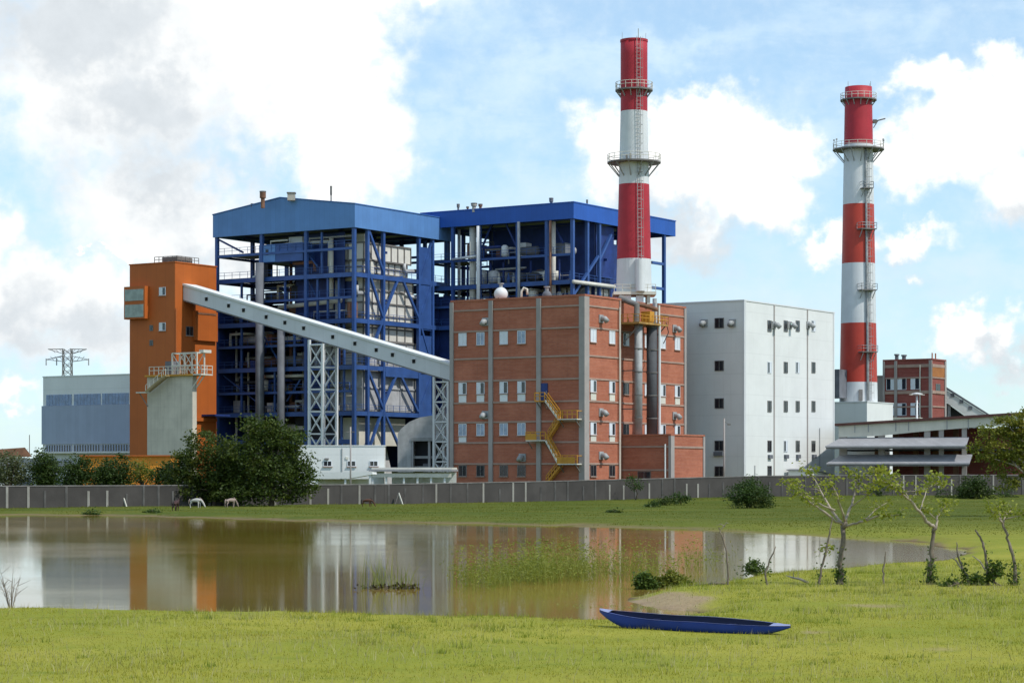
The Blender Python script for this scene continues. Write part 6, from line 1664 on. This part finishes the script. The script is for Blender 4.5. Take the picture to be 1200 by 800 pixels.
# ------------------------------------------------------------------ grass
LG = leafmat('near_grass_blades', (.19, .205, .018), (.40, .365, .045), (.46, .375, .12), .35, .7, (.12, .19, .018))
LGD = leafmat('dry_grass_stalks', (.28, .25, .10), (.46, .42, .22), None, .2, .8)
LGF = leafmat('cloud_shaded_far_grass', (.10, .125, .014), (.165, .17, .024), (.17, .155, .03), .5, .8)  # darker than the near blades, with the far bank's cloud shade painted in
def scatter(rs, n, y0, y1, kx):
    y = np.sqrt(rs.uniform(y0 ** 2, y1 ** 2, n)); x = rs.uniform(-kx, kx, n) * y; return x, y
rs = np.random.default_rng(21)
x, y = scatter(rs, 420000, 41, 108, .31)
z, sdv = ground_z(x, y)
dens = np.clip(.25 + 1.1 * vnoise(x * .55, y * .45, 31) * vnoise(x * 2.1, y * 1.7, 32) * 2 , 0, 1) * np.where(y < 78, 1.0, .55)
ok = (sdv > .25 + .7 * vnoise(x * .9, y * .9, 33)) & (rs.random(len(x)) < dens)
# the shingly spit stays bare
ok &= rs.random(len(x)) > bare(x, y) * 1.12
x, y, z = x[ok], y[ok], z[ok]
hh = (.045 + .10 * vnoise(x * .4, y * .3, 34) ** 1.5 + .05 * vnoise(x * 1.9, y * 1.6, 35)) * np.where(y > 78, 1.15, 1.0)
base = np.stack([x, y, z - .01], 1)
n = len(x)
v, f = reed_mesh(rs, base, 1.0, .010, .55)
V5 = v.reshape(n, 5, 3); V5 = base[:, None, :] + (V5 - base[:, None, :]) * np.stack([np.ones(n), np.ones(n), np.ones(n)], 1)[:, None, :] * 1.0
off = V5 - base[:, None, :]
off[:, 2:, :] *= hh[:, None, None]
V5 = base[:, None, :] + off
bx_, by_ = x - mid.x, y - mid.y
V5 = V5.reshape(n, 5, 3)
near_boat = (np.abs(bx_ * math.cos(brz) + by_ * math.sin(brz)) < BL / 2 + .3) & (np.abs(-bx_ * math.sin(brz) + by_ * math.cos(brz) + .62) < .30)
in_boat = (np.abs(bx_ * math.cos(brz) + by_ * math.sin(brz)) < BL / 2 - .2) & (np.abs(-bx_ * math.sin(brz) + by_ * math.cos(brz)) < .40)
V5[near_boat, 2:, 2] = V5[near_boat, :1, 2] + (V5[near_boat, 2:, 2] - V5[near_boat, :1, 2]) * 1.7
V5[in_boat, :, 2] -= .4
me = np_mesh('near_grass', V5.reshape(-1, 3), f); me.materials.append(LG); tag(link('near_grass', me), 'yellow green meadow grass covering the near bank', 'grass', kind='stuff')
x, y = scatter(rs, 26000, 42, 100, .245); z, sdv = ground_z(x, y)
ok = (sdv > .3) & (rs.random(len(x)) < np.clip(1.6 * vnoise(x * .3, y * .3, 36) - .3, .06, 1)); x, y, z = x[ok], y[ok], z[ok]
v, f = reed_mesh(rs, np.stack([x, y, z], 1), .24, .006, .3); me = np_mesh('dry_grass_stalks', v, f); me.materials.append(LGD); tag(link('dry_grass_stalks', me), 'pale dry seed stalks standing in the near grass', 'grass', kind='stuff')
# taller weedy tufts in the meadow
kx, ky = scatter(rs, 1500, 42, 104, .245); kz, ksd = ground_z(kx, ky)
ok = (ksd > .5) & (rs.random(len(kx)) < np.clip(2.2 * vnoise(kx * .18, ky * .14, 61) - .6, .08, 1)) & (bare(kx, ky) < .2) & ~((np.abs(kx - mid.x) < 3.4) & (np.abs(ky - mid.y) < 2.0))
kx, ky, kz = kx[ok], ky[ok], kz[ok]; per = rs.integers(16, 46, len(kx)); ix = np.repeat(np.arange(len(kx)), per); rad = rs.uniform(.08, .35, len(kx)); th_ = rs.uniform(.13, .34, len(kx)) * np.where(ky < 52, .7, 1)
base = np.stack([kx[ix] + rs.normal(size=len(ix)) * rad[ix], ky[ix] + rs.normal(size=len(ix)) * rad[ix], kz[ix]], 1); n = len(base)
v, f = reed_mesh(rs, base, 1.0, .009, .5); off = v.reshape(n, 5, 3) - base[:, None, :]; off[:, 2:, :] *= th_[ix][:, None, None]
me = np_mesh('meadow_weeds', (base[:, None, :] + off).reshape(-1, 3), f); me.materials.append(leafmat('meadow_weed_leaves', (.10, .16, .018), (.30, .33, .04), (.40, .33, .10), .3, .7)); tag(link('meadow_weeds', me), 'taller weedy tufts scattered through the near meadow', 'weeds', kind='stuff')
# floating weed and scum along the near water edge
px_ = rs.uniform(-18, 18, 60000); py__ = rs.uniform(60, 96, 60000); sdn = shore_dist(px_, py__)
ok = (sdn < -.15) & (sdn > -3.2) & (rs.random(len(px_)) < np.clip(1.9 * vnoise(px_ * .5, py__ * .35, 71) - .95, 0, 1) * np.exp(sdn * .7))
p_ = np.stack([px_[ok], py__[ok], np.full(ok.sum(), WZ + .012)], 1)
d_ = rs.normal(size=(len(p_), 2)); d_ /= np.linalg.norm(d_, axis=1, keepdims=True); L_ = rs.uniform(.03, .09, len(p_))[:, None]; D3 = np.concatenate([d_ * L_, np.zeros((len(p_), 1))], 1); S3 = np.stack([-D3[:, 1], D3[:, 0], np.zeros(len(p_))], 1) * .5
v = np.stack([p_ - D3, p_ + S3, p_ + D3 + np.array([0, 0, .02]), p_ - S3], 1).reshape(-1, 3)
me = np_mesh('floating_weed', v, np.arange(len(v)).reshape(-1, 4)); me.materials.append(LF_REED); tag(link('floating_weed', me), 'bits of floating weed along the near water edge', 'water weed', kind='stuff')
# far bank
x = rs.uniform(-66, 88, 150000); y = rs.uniform(150, 372, 150000); z, sdv = ground_z(x, y)
wy = np.interp(x, [p[0] for p in wpts], [p[1] for p in wpts])
ok = (sdv > .8 + 2.5 * vnoise(x * .3, y * .2, 41)) & (y < wy - .4) & (np.abs(x) < .25 * y) & (rs.random(len(x)) < np.clip(.25 + 1.2 * vnoise(x * .2, y * .1, 42), 0, 1)); x, y, z, wy = x[ok], y[ok], z[ok], wy[ok]
base = np.stack([x, y, z], 1); n = len(x)
hh = .07 + .13 * vnoise(x * .25, y * .12, 43) ** 2 + np.where(wy - y < 2.2, .25 * rs.random(n), 0)
v, f = reed_mesh(rs, base, 1.0, .045, .7); V5 = v.reshape(n, 5, 3); off = V5 - base[:, None, :]; off[:, 2:, :] *= hh[:, None, None]
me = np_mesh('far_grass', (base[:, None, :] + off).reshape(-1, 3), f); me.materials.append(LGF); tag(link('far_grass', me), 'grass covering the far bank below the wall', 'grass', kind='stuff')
